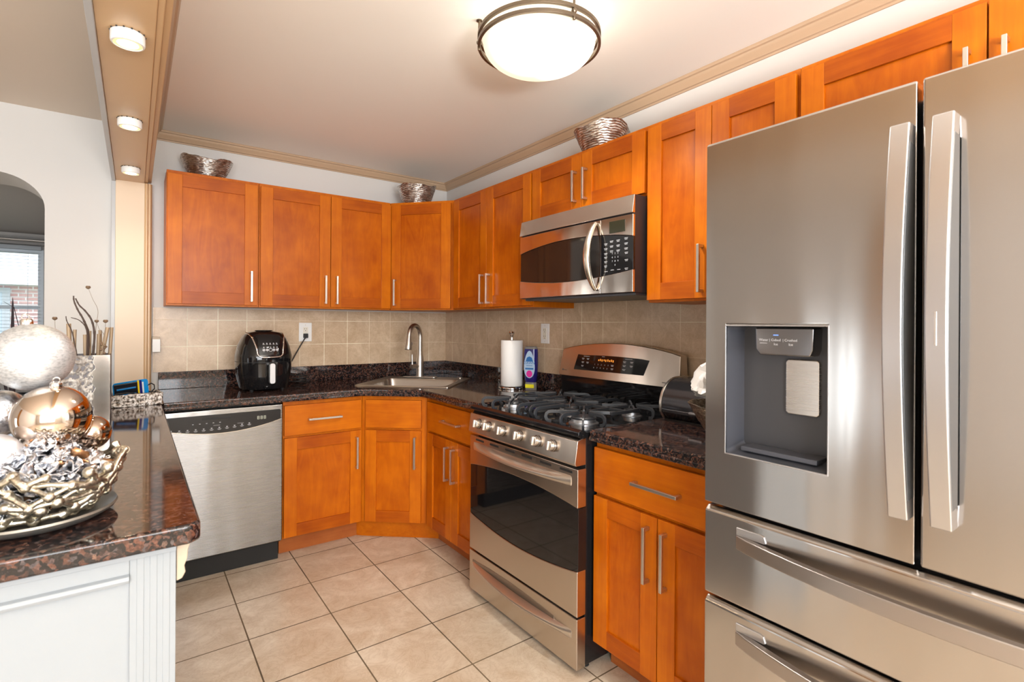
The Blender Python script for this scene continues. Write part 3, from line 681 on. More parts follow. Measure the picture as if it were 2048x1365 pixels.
    for x0, x1, cs in ((.018, .262, ((.140, -.535), (.140, -.235))), (.266, .500, ((.383, -.385),)), (.504, .748, ((.626, -.535), (.626, -.235)))):
        b = MB(); xm = (x0+x1)/2
        if len(cs) == 2:
            for cx, cy in cs:
                s_ = -1 if cy < -.4 else 1
                for a in (PI/4, 3*PI/4, 5*PI/4, 7*PI/4):
                    out = math.sin(a)*s_ > 0
                    if out: finger(b, cx, cy, a, .024, .158, x0+.002, x1-.002)
                    else: flat(b, [(cx+math.cos(a)*.024, cy+math.sin(a)*.024, gz), (cx+math.cos(a)*.135, cy+math.sin(a)*.135, gz)])
                for a in (0, PI): finger(b, cx, cy, a, .030, .124, x0+.002, x1-.002)
                finger(b, cx, cy, PI/2*s_, .030, .128, x0, x1)
                flat(b, [(cx, cy-s_*.030, gz), (cx, cy-s_*.150, gz)])
            for sx in (-1, 1): flat(b, [(xm+sx*.092, -.47, gz), (xm+sx*.100, -.385, gz), (xm+sx*.092, -.30, gz)])
            flat(b, [(xm-.100, -.385, gz), (xm+.100, -.385, gz)])
        else:
            cx, cy = cs[0]
            for a in (PI/4, 3*PI/4, 5*PI/4, 7*PI/4): flat(b, [(cx+math.cos(a)*.028, cy+math.sin(a)*.028, gz), (cx+math.cos(a)*.130, cy+math.sin(a)*.130, gz)])
            for a in (0, PI): finger(b, cx, cy, a, .034, .116, x0+.002, x1-.002)
            for s_ in (-1, 1):
                flat(b, [(cx-.092, cy+s_*.092, gz), (cx+.092, cy+s_*.092, gz)]); flat(b, [(cx, cy+s_*.034, gz), (cx, cy+s_*.092, gz)])
                for sx in (-1, 1): finger(b, cx+sx*.062, cy+s_*.092, PI/2*s_, 0, .172, x0, x1)
                finger(b, cx, cy+s_*.092, PI/2*s_, 0, .150, x0, x1)
        b.build('grate', M['iron'], t, .0012, 40)
M['steel2'] = steel('range_steel', (.60, .53, .46), .24, .7, .25, .05, (5, 5, 2))
M['knob'] = plain('knob_metal', (.66, .61, .55), .34, 1)
M['scoop'] = plain('scoop_metal', (.34, .29, .25), .3, 1)
M['alu'] = plain('burner_aluminium', (.5, .52, .55), .4, 1)
gas_range()

# ------------------------------------------------------------------ microwave
M['green'] = plain('display_glass', (.02, .02, .012), .08, spec=.6)
def microwave():
    t = thing('microwave', 'stainless over-the-range microwave with a black window', 'microwave', (0, -1.5195, 1.447), -PI/2)
    w = .764; H = .416; yf = -.400
    MB().box(.002, -.389, .010, w-.002, -.012, H).build('body', M['mwbody'], t, .003)
    MB().box(.01, -.370, 0, w-.01, -.02, .012).build('underside', M['dgrey'], t, .002)
    n = 31
    def yy(x): return yf-.010*math.sin(PI*min(1, x/w))          # slightly bowed front
    def curved(name, lo, hi, x0, x1, m, off=0, th=.014, par=t, tilt=0):
        b = MB(); nx = max(8, int(n*(x1-x0)/w)); V = []
        for i in range(nx+1):
            x = lerp(x0, x1, i/nx); a, c = lo(x), hi(x)
            V.append([b.bm.verts.new(p) for p in ((x, yy(x)+off, a), (x, yy(x)+off-tilt, c), (x, yy(x)+th, c), (x, yy(x)+th, a))])
        for A, B in zip(V, V[1:]):
            for k in range(4): b.bm.faces.new((A[k], B[k], B[(k+1) % 4], A[(k+1) % 4]))
        b.bm.faces.new(V[0]); b.bm.faces.new(list(reversed(V[-1]))); bmesh.ops.recalc_face_normals(b.bm, faces=b.bm.faces[:])
        return b.build(name, m, par, .002, 30)
    DX = .588
    def wl(x): return .105-.028*math.sin(PI*min(1, x/w*.98+.02))**.9
    def wh(x): return .242+.034*math.sin(PI*min(1, x/w*1.0))**.8
    curved('vent_panel', lambda x: .338, lambda x: .414, 0, w, M['msteel'], -.004, tilt=-.012)
    door = curved('door', lambda x: wh(x), lambda x: .333, 0, DX, M['msteel'])
    curved('door_bottom', lambda x: .012, lambda x: wl(x), 0, DX, M['msteel'], par=door)
    curved('window', wl, wh, 0.003, DX, M['mwglass'], .003, par=door)
    cp = curved('control_panel', lambda x: wh(x), lambda x: .333, DX+.003, w, M['msteel'])
    curved('panel_bottom', lambda x: .012, lambda x: wl(x), DX+.003, w, M['msteel'], par=cp)
    curved('keypad', wl, wh, DX+.003, w, M['blackg'], .002, par=cp)
    curved('display', lambda x: .266, lambda x: .317, DX+.050, w-.040, M['green'], -.0015, .01, par=cp)
    b = MB()
    def key(x, z, kw, kh):
        y = yy(x)+.0012; b.bm.faces.new([b.bm.verts.new(p) for p in ((x-kw/2, y, z-kh/2), (x+kw/2, y, z-kh/2), (x+kw/2, y, z+kh/2), (x-kw/2, y, z+kh/2))])
    for c, x in enumerate((.618, .650, .686, .728)):
        for r in range(3): 
            z = .234-.021*r+(.004 if c == 3 else 0)-(0.008 if c==0 else 0)
            key(x, z, .019, .0022); key(x, z-.005, .015, .002)
    for r in range(3): key(.618, .168-.019*r, .017, .0024); key(.618, .163-.019*r, .012, .002)
    for r, z in enumerate((.178, .148, .112)): key(.730, z, .018, .0022); key(.730, z-.005, .014, .002)
    for x in (.620, .655, .690): key(x, .106+(.004 if x > .64 else 0), .018, .0024)
    for i, s in enumerate('123456789'): b.text(s, .0105, front(.654+.016*(i % 3), yy(.67)+.001, .180-.0165*(i//3)))
    b.text('0', .0105, front(.670, yy(.67)+.001, .1305))
    b.build('lettering', M['ink2'], cp, smooth=0)
    b = MB(); nn = 21; pts = []
    for i in range(nn):
        s = i/(nn-1); pts.append((DX-.024-.006*math.sin(PI*s), yf-.012-.048*math.sin(PI*s)**.75, lerp(.030, .322, s)))
    b.tube(pts, [.010+.009*math.sin(PI*i/(nn-1)) for i in range(nn)], 12, flat=(1.0, .8)); b.build('handle', M['mhandle'], door, smooth=60)
M['mwbody'] = plain('microwave_case', (.030, .026, .030), .4)
M['mwglass'] = plain('microwave_window', (.012, .008, .006), .06, spec=.55)
M['ink2'] = plain('keypad_ink', (.42, .44, .47), .5)
M['mhandle'] = plain('brushed_handle', (.66, .61, .52), .27, 1)
microwave()

# ------------------------------------------------------------------ dishwasher
def dishwasher():
    t = thing('dishwasher', 'stainless dishwasher with a black curved control strip', 'dishwasher', (-1.966, 0, 0), 0)
    w = .593; yf = -.640
    MB().box(.004, -.60, .10, w-.004, -.03, .878).build('tub', M['blackm'], t, .002)
    MB().box(.012, -.585, 0, w-.012, -.06, .112).build('toe_panel', M['blackm'], t, .003)
    d = MB().box(.0, yf, .118, w-.003, yf+.04, .874).build('door', M['dsteel'], t, .006, 40, 3)
    n = 25; xs = [lerp(.010, w-.014, i/(n-1)) for i in range(n)]
    lo = [(x, .796-.046*math.sin(PI*i/(n-1))**.85) for i, x in enumerate(xs)]
    hi = [(w-.014, .842), (w-.020, .848), (.016, .848), (.010, .842)]
    MB().prism(lo+hi, yf-.0025, yf+.006, 'y').build('control_strip', M['blackp'], d, .002, 30)
    b = MB(); b.ring((.010, 0, .02, .01), (.012, .002, .018, .008), yf-.002, yf) if False else None
    b.tube([(x, yf-.002, z-.001) for x, z in lo], .0022, 6); b.build('strip_trim', M['chrome'], d)
    b = MB()
    def dash(x, z, l, h): y = yf-.0029; b.bm.faces.new([b.bm.verts.new(p) for p in ((x-l/2, y, z-h/2), (x+l/2, y, z-h/2), (x+l/2, y, z+h/2), (x-l/2, y, z+h/2))])
    for i in range(11): x = .072+.035*i; z = .7755+.00012*(i-4)**2*2; dash(x, z-.004, .018, .0018); dash(x, z-.0075, .012, .0016); dash(x, z+.003, .007, .0055)
    for i in range(5): dash(.165+.030*i, .806, .007, .0035)
    dash(.270, .792, .03, .0015); dash(.380, .792, .03, .0015); b.build('button_print', M['ink2'], d, smooth=0)
    MB().box(.205, yf-.0032, .8235, .335, yf-.001, .8345).build('vent_slot', M['blackm'], d, .001)
    b = MB()
    for i in range(3):
        x = .466+.016*i; y = yf-.0031
        for p in ((x-.005, .803, x-.003, .820), (x+.003, .803, x+.005, .820), (x-.004, .803, x+.004, .805), (x-.004, .8105, x+.004, .8125), (x-.004, .818, x+.004, .820)): b.box(p[0], y-.0003, p[1], p[2], y, p[3])
    b.build('display', M['lcd'], d, smooth=0)
M['lcd'] = plain('lcd_segments', (.45, .47, .38), .5, emit=(.6, .65, .5), es=.15)
dishwasher()

# ------------------------------------------------------------------ sink and tap
def rrect(x0, y0, x1, y1, r, n=6):
    p = []
    for cx, cy, a0 in ((x1-r, y1-r, 0), (x0+r, y1-r, PI/2), (x0+r, y0+r, PI), (x1-r, y0+r, 3*PI/2)):
        p += [(cx+r*math.cos(a0+PI/2*k/n), cy+r*math.sin(a0+PI/2*k/n)) for k in range(n+1)]
    return p
def sink():
    # local: x to the right along the front edge, y towards the corner, origin at the middle of the front edge
    t = thing('sink', 'stainless drop-in corner sink set in the granite', 'sink', (-.700, -.690, CT+.0005), -PI/4)
    w, d = .625, .575
    out = rrect(-w/2, 0, w/2, d, .02); inn = rrect(-w/2+.045, .045, w/2-.045, d-.125, .06)
    b = MB()
    O0 = [b.bm.verts.new((x, y, .0005)) for x, y in out]; O = [b.bm.verts.new((x*.99, (y-d/2)*.99+d/2, .007)) for x, y in out]
    I = [b.bm.verts.new((x, y, .004)) for x, y in inn]; I1 = [b.bm.verts.new((x*.97, (y-.25)*.97+.25, -.012)) for x, y in inn]
    B = [b.bm.verts.new((x*.90, (y-.25)*.90+.25, -.165)) for x, y in inn]; n = len(out)
    for A, C in ((O0, O), (O, I), (I, I1), (I1, B)):
        for k in range(n): b.bm.faces.new((A[k], A[(k+1) % n], C[(k+1) % n], C[k]))
    b.bm.faces.new(B); bmesh.ops.recalc_face_normals(b.bm, faces=b.bm.faces[:])
    for f in b.bm.faces: f.normal_flip()
    bm2 = b; o = b.build('basin', M['sinks'], t, smooth=50)
    b = MB(); b.lathe([(.045, 0), (.045, .003), (.03, .002), (0, .001)], (0, .25, -.164), 24); b.build('drain', M['chrome'], t)
    b = MB(); b.lathe([(.016, 0), (.016, .003), (.010, .006), (0, .007)], (.24, .545, .0065), 20); b.build('hole_cover', M['nick'], t)
M['sinks'] = steel('sink_steel', (.44, .41, .38), .30, .4, .25, 0)
# cut the granite for the basin
def cut_sink():
    b = MB(); pts = rrect(-.625/2+.03, .03, .625/2-.03, .575-.11, .06)
    m = Matrix.Translation((-.700, -.690, 0)) @ Matrix.Rotation(-PI/4, 4, 'Z')
    b.prism([tuple((m @ Vector((x, y, 0))).xy) for x, y in pts], .72, 1.0, 'z')
    c = b.build('cutter', M['granite'], smooth=0)
    md = ct.modifiers.new('cut', 'BOOLEAN'); md.object = c; md.operation = 'DIFFERENCE'; md.solver = 'EXACT'
    ct.modifiers.move(1, 0)
    md.show_viewport = True
    dg = bpy.context.evaluated_depsgraph_get(); bv = ct.modifiers['bevel']; bv.show_viewport = False
    bpy.context.view_layer.update(); dg = bpy.context.evaluated_depsgraph_get()
    me = bpy.data.meshes.new_from_object(ct.evaluated_get(dg)); ct.modifiers.remove(md); ct.data = me; bv.show_viewport = True
    bpy.data.objects.remove(c)
cut_sink(); sink()
def faucet():
    t = thing('faucet', 'brushed gooseneck kitchen tap with pull-down spray behind the sink', 'faucet', (-.365, -.275, CT+.0085))
    b = MB(); pts = rrect(-.13, -.028, .13, .028, .027); b.prism(pts, 0, .006, 'z'); b.xf(Matrix.Rotation(-PI/4, 4, 'Z')); b.build('deck_plate', M['nick'], t, .002)
    MB().lathe([(.029, .006), (.029, .012), (.0275, .02), (.027, .10), (.0255, .135), (.019, .165), (.0165, .185), (.0165, .20)], seg=28).build('body', M['nick'], t)
    dx, dy = -.83, -.555; n = 20; r = .077; pts = [(0, 0, .19), (0, 0, .24), (0, 0, .295)]
    for i in range(1, n+1):
        a = PI*i/n*.97; pts.append((dx*(r-r*math.cos(a)), dy*(r-r*math.cos(a)), .295+r*math.sin(a)*1.05))
    b = MB(); b.tube(pts, .0160, 14); b.build('spout', M['nick'], t, smooth=60)
    ex, ey, ez = pts[-1]; q = Vector((dx*.10, dy*.10, -1)).normalized()
    b = MB(); b.lathe([(.0150, .004), (.0165, -.004), (.0185, -.02), (.0235, -.065), (.0265, -.088), (.024, -.096), (.021, -.097), (0, -.094)], (0, 0, 0), 24)
    b.xf(Matrix.Translation((ex, ey, ez)) @ Vector((0, 0, -1)).rotation_difference(q).to_matrix().to_4x4()); sh = b.build('spray_head', M['nick'], t)
    b = MB(); b.ball((ex+.018, ey-.006, ez-.055), .008, 12, 0, (.6, .6, 1.8)); b.build('spray_button', M['dgrey'], sh)
    b = MB(); lx, ly = -.92, -.20
    b.tube([(lx*.02, ly*.02, .082), (lx*.085, ly*.085, .082)], .0155, 16); b.tube([(lx*.074, ly*.074, .09), (lx*.076, ly*.076, .165)], [.0055, .0045], 10); b.ball((lx*.0762, ly*.0762, .166), .0058, 10)
    b.build('lever', M['nick'], t)
faucet()

# ------------------------------------------------------------------ air fryer
def air_fryer():
    cx, cy = -1.413, -.300; H = .352
    t = thing('air_fryer', 'glossy black egg-shaped air fryer with a silver trim', 'air fryer', (cx, cy, CT), math.radians(4))
    prof = [(0, .120), (.02, .128), (.08, .142), (.16, .149), (.20, .150), (.26, .137), (.31, .116), (.335, .096), (.348, .070), (.352, .0)]
    def rad(z):
        for (z0, r0), (z1, r1) in zip(prof, prof[1:]):
            if z <= z1: 
                u = (z-z0)/(z1-z0); return lerp(r0, r1, u)
        return 0
    E_ = 2.7
    def pt(a, z, k=1.0, off=0):
        r = rad(z)*k+off; ca, sa = math.cos(a), math.sin(a)
        q = (abs(ca)**E_+abs(sa)**E_)**(-1/E_); return Vector((r*q*ca, r*1.04*q*sa, z))
    def body(z0, z1, n=16, k=1.0):
        b = MB(); zs = [lerp(z0, z1, i/n) for i in range(n+1)]
        V = [[b.bm.verts.new(pt(2*PI*j/64, z, k)) for j in range(64)] for z in zs]
        for A, B in zip(V, V[1:]):
            for j in range(64): b.bm.faces.new((A[j], A[(j+1) % 64], B[(j+1) % 64], B[j]))
        b.bm.faces.new(list(reversed(V[0]))); b.bm.faces.new(V[-1]); return b
    body(.170, .3505).build('housing', M['fryer'], t, smooth=50)
    body(.010, .1675).build('basket_drawer', M['fryer'], t, smooth=50)
    b = body(.1665, .171, 2, .985); b.build('seam', M['blackm'], t, smooth=0)
    for sx in (-1, 1):
        for sy in (-1, 1): MB().lathe([(.010, 0), (.012, .012)], (sx*.085, sy*.085, 0), 12).build('foot', M['blackm'], t)
    def surf(x, z, off=.0):
        # front surface y for a given x
        r = rad(z); v = max(0, 1-(abs(x)/r)**E_)**(1/E_) if r > abs(x) else 0
        return Vector((x, -r*1.04*v-off, z))
    # u-shaped silver trim
    path = []
    for i in range(41):
        s = i/40
        if s < .36: u = s/.36; x = -lerp(.098, .070, u**.7); z = lerp(.338, .235, u)
        elif s > .64: u = (1-s)/.36; x = lerp(.098, .070, u**.7); z = lerp(.338, .235, u)
        else: a = PI*(s-.36)/.28; x = -.070*abs(math.cos(a))**.45*(1 if a < PI/2 else -1); z = .235-.038*abs(math.sin(a))**.6
        path.append(surf(x, z, .0015))
    b = MB(); b.tube(path, .0042, 8); b.build('trim', M['chrome'], t, smooth=60)
    # control panel
    b = MB()
    b.grid(lambda u, v: surf(lerp(-.062, .062, u), lerp(.214, .325, v), .0012), 14, 10); b.build('control_panel', M['blackg'], t)
    b = MB()
    def dash(x, z, l, h): b.bm.faces.new([b.bm.verts.new(surf(x+p, z+q, .0026)) for p, q in ((-l/2, -h/2), (l/2, -h/2), (l/2, h/2), (-l/2, h/2))])
    for r in range(2):
        for c in range(5): dash(-.036+.018*c, .278-.022*r, .006, .004); dash(-.036+.018*c, .272-.022*r, .011, .002)
    for c in (0, 1, 3, 4): dash(-.036+.018*c, .240, .014, .009); dash(-.036+.018*c, .231, .004, .002)
    p0 = surf(0, .240, .003)
    b.tube([p0+Vector((.009*math.cos(a), 0, .009*math.sin(a))) for a in [2*PI*k/20 for k in range(20)]], .0012, 6, True)
    b.build('panel_print', M['ink'], t, smooth=0)
    b = MB(); b.prism(rrect(-.022, -.062, .022, .062, .016), 0, .038, 'z')
    b.xf(Matrix.Translation(surf(.002, .105, -.004)) @ Matrix.Rotation(PI/2, 4, 'X')); h = b.build('handle', M['blackp'], t, .004)
    b = MB(); b.prism(rrect(-.0145, -.058, .0145, .058, .012), 0, .004, 'z'); b.xf(Matrix.Translation(surf(.002, .105, .0325)) @ Matrix.Rotation(PI/2, 4, 'X')); b.build('handle_face', M['satinw'], h, .001)
    # lid recess on top
    b = MB(); b.lathe([(.050, 0), (.048, .004), (0, .006)], (0, .0, .349), 32); b.build('top_cap', M['blackp'], t)
    # cord with plug, coil on the counter, up to the socket
    Q = lambda x, y, z: Vector((x-cx, y-cy, z-CT))
    inv = Matrix.Rotation(math.radians(-4), 4, 'Z')
    pts = [Q(-1.285, -.17, CT+.03)]
    for k in range(34):
        a = 2*PI*k/15; pts.append(Q(-1.175+.045*math.cos(a)+.0006*k, -.13+.04*math.sin(a), CT+.006+.0012*k))
    pts += [Q(-1.235, -.10, CT+.07), Q(-1.20, -.060, 1.06), Q(-1.150, -.050, 1.15), Q(-1.118, -.046, 1.205), Q(-1.104, -.043, 1.225)]
    def smooth(p, n=5):
        o = []
        for i in range(len(p)-1):
            a, q, c, d = p[max(i-1, 0)], p[i], p[i+1], p[min(i+2, len(p)-1)]
            for k in range(n):
                u = k/n; o.append(.5*((2*q)+(c-a)*u+(2*a-5*q+4*c-d)*u*u+(3*q-a-3*c+d)*u**3))
        return o+[p[-1]]
    b = MB(); b.tube([inv @ p for p in smooth(pts, 4)], .0036, 8); c = b.build('power_cord', M['blackm'], t, smooth=60)
    b = MB(); b.box(-1.113-cx, -.046-cy, 1.222-CT, -1.087-cx, -.0125-cy, 1.252-CT); b.xf(inv); b.build('plug', M['blackm'], c, .003)
M['fryer'] = plain('fryer_gloss_black', (.007, .007, .008), .07, spec=.55)
M['satinw'] = plain('pale_satin_reflection', (.72, .73, .75), .35, 0)  # pale non-metal colour stands in for a window reflection on the handle
air_fryer()

# ------------------------------------------------------------------ sockets and wall box
def outlet(label, loc, rotz, w=.078, h=.122):
    t = thing('wall_outlet', label, 'outlet', loc, rotz, 'wall outlets')
    MB().box(-w/2, -.006, -h/2, w/2, 0, h/2).build('cover_plate', M['wplastic'], t, .0025)
    b = MB(); b.box(-.0165, -.0085, -.034, .0165, -.005, .034); b.build('socket_insert', M['ivory'], t, .001)
    b = MB()
    for z in (-.019, .019):
        for x, hh in ((-.0063, .0075), (.0063, .006)): b.box(x-.0011, -.0088, z-hh/2+.003, x+.0011, -.0084, z+hh/2+.003)
        b.lathe([(.0025, .0084), (.0025, .0088)], (0, 0, z-.009), 10, 0, 'y')
    b.build('slots', M['blackm'], t, smooth=0)
    b = MB()
    for z in (-.048, .048): b.lathe([(.003, .006), (.0028, .0068), (0, .007)], (0, 0, z), 10, 0, 'y')
    b.build('screws', M['nick'], t)
M['ivory'] = plain('ivory_plastic', (.78, .74, .64), .35)
outlet('white wall outlet with the black cord plugged in, right of the air fryer', (-1.098, -.0085, 1.262), 0, .084, .128)
outlet('white wall outlet left of the range back guard', (-.0085, -1.266, 1.268), -PI/2)
t = thing('wall_box', 'small white plastic box on the tiled wall beside the pillar', 'wall box', (-1.940, -.0085, 1.195))
b = MB(); b.prism([(-.0, -.045), (-.0, .045), (-.020, .040), (-.060, .030), (-.060, -.045)], -.018, .021, 'x'); b.build('cover', M['wplastic'], t, .002)

# ------------------------------------------------------------------ paper towel, soap bottle
def towel():
    x, y = -.150, -1.110
    t = thing('paper_towel_holder', 'round steel paper towel stand near the range', 'paper towel holder', (x, y, CT))
    MB().lathe([(.078, 0), (.082, .003), (.082, .010), (.078, .014), (.02, .016), (0, .016)], seg=40).build('base', M['chrome'], t)
    MB().lathe([(.0085, .015), (.0085, .318)], seg=16).build('rod', M['chrome'], t)
    MB().lathe([(.0085, .316), (.011, .322), (.011, .328), (.016, .338), (.0185, .345), (.016, .352), (0, .354)], seg=24).build('finial', M['chrome'], t)
    t2 = thing('paper_towel_roll', 'white paper towel roll on the steel stand', 'paper towel', (x, y, CT+.0165))
    b = MB(); b.lathe([(.020, 0), (.066, 0), (.068, .003), (.068, .279), (.066, .282), (.020, .282)], seg=48, close=True); b.build('roll', M['paper'], t2)
    b = MB(); b.lathe([(.0195, .001), (.0175, .001), (.0175, .281), (.0195, .281)], seg=24, close=True); b.build('cardboard_core', M['card'], t2)
M['card'] = plain('cardboard', (.30, .21, .13), .8)
towel()
M['navy'] = plain('navy_liquid', (.020, .016, .16), .12, spec=.5)
M['clearcap'] = plain('clear_plastic', (.75, .75, .72), .12, trans=.7, ior=1.3)
M['yellow'] = plain('yellow_label', (.85, .80, .02), .4)
M['label'] = plain('label_paleblue', (.45, .62, .82), .4)
M['labelblue'] = plain('label_blue', (.02, .16, .48), .4)
M['pink'] = plain('label_magenta', (.75, .03, .35), .4)
def soap():
    t = thing('dish_soap_bottle', 'navy blue dish soap bottle standing on its cap behind the paper towel', 'bottle', (-.087, -1.224, CT), math.radians(-58))
    def sec(rx, ry, z, n=32): return [Vector((rx*math.copysign(abs(math.cos(2*PI*k/n))**.8, math.cos(2*PI*k/n)), ry*math.copysign(abs(math.sin(2*PI*k/n))**.8, math.sin(2*PI*k/n)), z)) for k in range(n)]
    def loft(secs, name, m):
        b = MB(); V = [[b.bm.verts.new(p) for p in s] for s in secs]
        for A, B in zip(V, V[1:]):
            for k in range(len(A)): b.bm.faces.new((A[k], A[(k+1) % len(A)], B[(k+1) % len(A)], B[k]))
        b.bm.faces.new(list(reversed(V[0]))); b.bm.faces.new(V[-1]); return b.build(name, m, t, smooth=50)
    loft([sec(.034, .024, 0), sec(.035, .025, .004), sec(.035, .025, .040), sec(.033, .024, .046)], 'cap', M['clearcap'])
    loft([sec(.030, .022, .044), sec(.037, .027, .056), sec(.042, .029, .11), sec(.044, .030, .17), sec(.043, .029, .225), sec(.041, .027, .248)], 'bottle_body', M['navy'])
    loft([sec(.041, .027, .248), sec(.038, .025, .259), sec(.030, .018, .264)], 'bottle_end', M['clearcap'])
    b = MB(); b.prism(rrect(-.028, .012, .028, .034, .003), .0252, .0258, 'z'); b.xf(Matrix.Rotation(PI/2, 4, 'X')); b.build('cap_label', M['yellow'], t, smooth=0)
    # printed label on the front: leaf-shaped pale panel, wordmark and pink badge
    b = MB(); n = 28; pts = []
    for k in range(n):
        a = 2*PI*k/n; pts.append((.034*math.cos(a)*(1-.22*math.sin(a)), .155+.083*math.sin(a)))
    b.prism(pts, -.0312, -.0300, 'y'); lb = b.build('front_label', M['label'], t, smooth=0)
    b = MB(); b.prism([(-.024, .172), (.024, .172), (.016, .196), (0, .204), (-.016, .196)], -.0316, -.0311, 'y'); b.build('label_arc', M['labelblue'], lb, smooth=0)
    b = MB(); b.text('DAWN', .022, front(0, -.0317, .163)); b.box(-.020, -.0317, .146, .020, -.0312, .149); b.box(-.026, -.0317, .124, .026, -.0312, .134); b.build('lettering', M['labelblue'], lb, smooth=0)
    b = MB(); b.prism([(.019*math.cos(2*PI*k/20), .098+.021*math.sin(2*PI*k/20)) for k in range(20)], -.0316, -.0306, 'y'); b.build('badge', M['pink'], lb, smooth=0)
soap()

# ------------------------------------------------------------------ bread bin, hammered bowl with plastic bag
def bread_bin():
    t = thing('bread_bin', 'dark roll-top bread bin with a steel end band, right of the range', 'bread bin', (0, -2.318, CT), -PI/2)
    L = .355; d = .265
    def pf(k=0.0):
        p = [(-.035, .006+k), (-.035, .172-k), (-.10, .178-k)]
        for i in range(11):
            a = PI/2+PI*.57*i/10; p.append((-.155+(.118-k)*math.cos(a), .062+(.116-k)*math.sin(a)))
        p += [(-.245+k, .006+k)]
        return p
    b = MB(); b.prism(pf(.004), .012, L-.012, 'x'); b.build('roll_lid', M['binlid'], t, .001, 30)
    for x in (0, L-.012):
        b = MB(); b.prism(pf(), x, x+.012, 'x'); b.build('end_band', M['nick'], t, .002, 30)
    b = MB(); b.box(.012, -.268, .048, L-.012, -.262, .056); b.build('lid_lip', M['satin'], t, .001)
    b = MB(); b.box(.15, -.285, .047, .21, -.266, .055); b.build('lid_handle', M['satin'], t, .002)
    b = MB(); b.box(.004, -.24, 0, L-.004, -.04, .007); b.build('base', M['blackm'], t, smooth=0)
M['binlid'] = plain('dark_gloss_steel', (.085, .082, .09), .16, .75)
bread_bin()
def lumpy_bowl(name, label, loc, r0, r1, h, m, seed, wave=.012, ridge=.0022, nr=14, group=None, rot=0, curve=.75, ru=.02):
    rr = random.Random(seed); ph = [rr.uniform(0, 6.28) for _ in range(6)]
    t = thing(name, label, 'bowl', loc, rot, group)
    def f(a, t_, inner):
        rim = wave*(math.sin(2*a+ph[0])*.7+math.sin(3*a+ph[1])*.6+.22*math.sin(7*a+ph[2])+.08*math.sin(13*a+ph[3])+.05*math.sin(23*a+ph[4]))
        z = t_*(h+rim); r = lerp(r0, r1, t_**curve)
        r += ridge*math.sin(t_*nr*2*PI+2*math.sin(a*3+ph[5]))*(1 if t_ > .02 else 0)+ru*.12*noise.noise(Vector((math.cos(a)*9, math.sin(a)*9, t_*14+seed)))*t_
        if inner: r -= .006; z = max(z, .006)
        return Vector((r*math.cos(a), r*math.sin(a), z))
    b = MB(); N = 120; K = 40
    V = [[b.bm.verts.new(f(2*PI*i/N, j/K, False)) for i in range(N)] for j in range(K+1)]+[[b.bm.verts.new(f(2*PI*i/N, j/K, True)) for i in range(N)] for j in range(K, -1, -4)]
    for A, B in zip(V, V[1:]):
        for i in range(N): b.bm.faces.new((A[i], A[(i+1) % N], B[(i+1) % N], B[i]))
    b.bm.faces.new(list(reversed(V[0]))); b.bm.faces.new(V[-1]); b.build('bowl_shell', m, t, smooth=60)
    return t
G = 'silver bowls on the wall cabinets'
lumpy_bowl('wire_bowl', 'silver ragged-rim bowl on the far left wall cabinet', (-1.70, -.165, UT), .070, .135, .115, M['silver'], 3, group=G)
lumpy_bowl('wire_bowl', 'silver ragged-rim bowl on the corner wall cabinet', (-.395, -.265, UT), .075, .138, .150, M['silver'], 9, group=G)
lumpy_bowl('wire_bowl', 'silver ragged-rim bowl on the cabinet above the microwave', (-.160, -1.875, UT), .070, .138, .135, M['silver'], 22, group=G)
M['hammer'] = rough_metal('hammered_silver', (.70, .66, .56), (.30, .26, .20), 95, .28, .9, .004, (1, 1, 1.6))
lumpy_bowl('fruit_bowl', 'hammered silver bowl on the short counter beside the refrigerator', (-.415, -2.742, CT), .060, .152, .135, M['hammer'], 31, .006, .001, 5, curve=.8)
def bag():
    b = MB(); rr = random.Random(5)
    def f(u, v):
        a = 2*PI*u; p = PI*(v-.5); r = .100*math.cos(p)**.7 if math.cos(p) > 0 else 0
        q = Vector((math.cos(a)*2.2, math.sin(a)*2.2, v*3)); k = 1+.35*noise.noise(q)+.28*noise.noise(q*2.7+Vector((4, 1, 2)))+.16*noise.noise(q*6+Vector((1, 7, 2)))
        zz = math.sin(p)*.085*(1.25 if p > 0 else .55)
        return Vector((r*k*math.cos(a), r*k*math.sin(a), zz+.02*noise.noise(q*1.7)))
    b.grid(f, 48, 28, wrap=True)
    o = b.build('plastic_bag', M['bag'], smooth=25, loc=(-.405, -2.712, 1.112)); tag(o, 'crumpled white plastic bag lying in the hammered bowl', 'bag')
M['bag'] = plain('white_bag', (.80, .80, .80), .35, spec=.5, bump=.5, bscale=25)
bag()

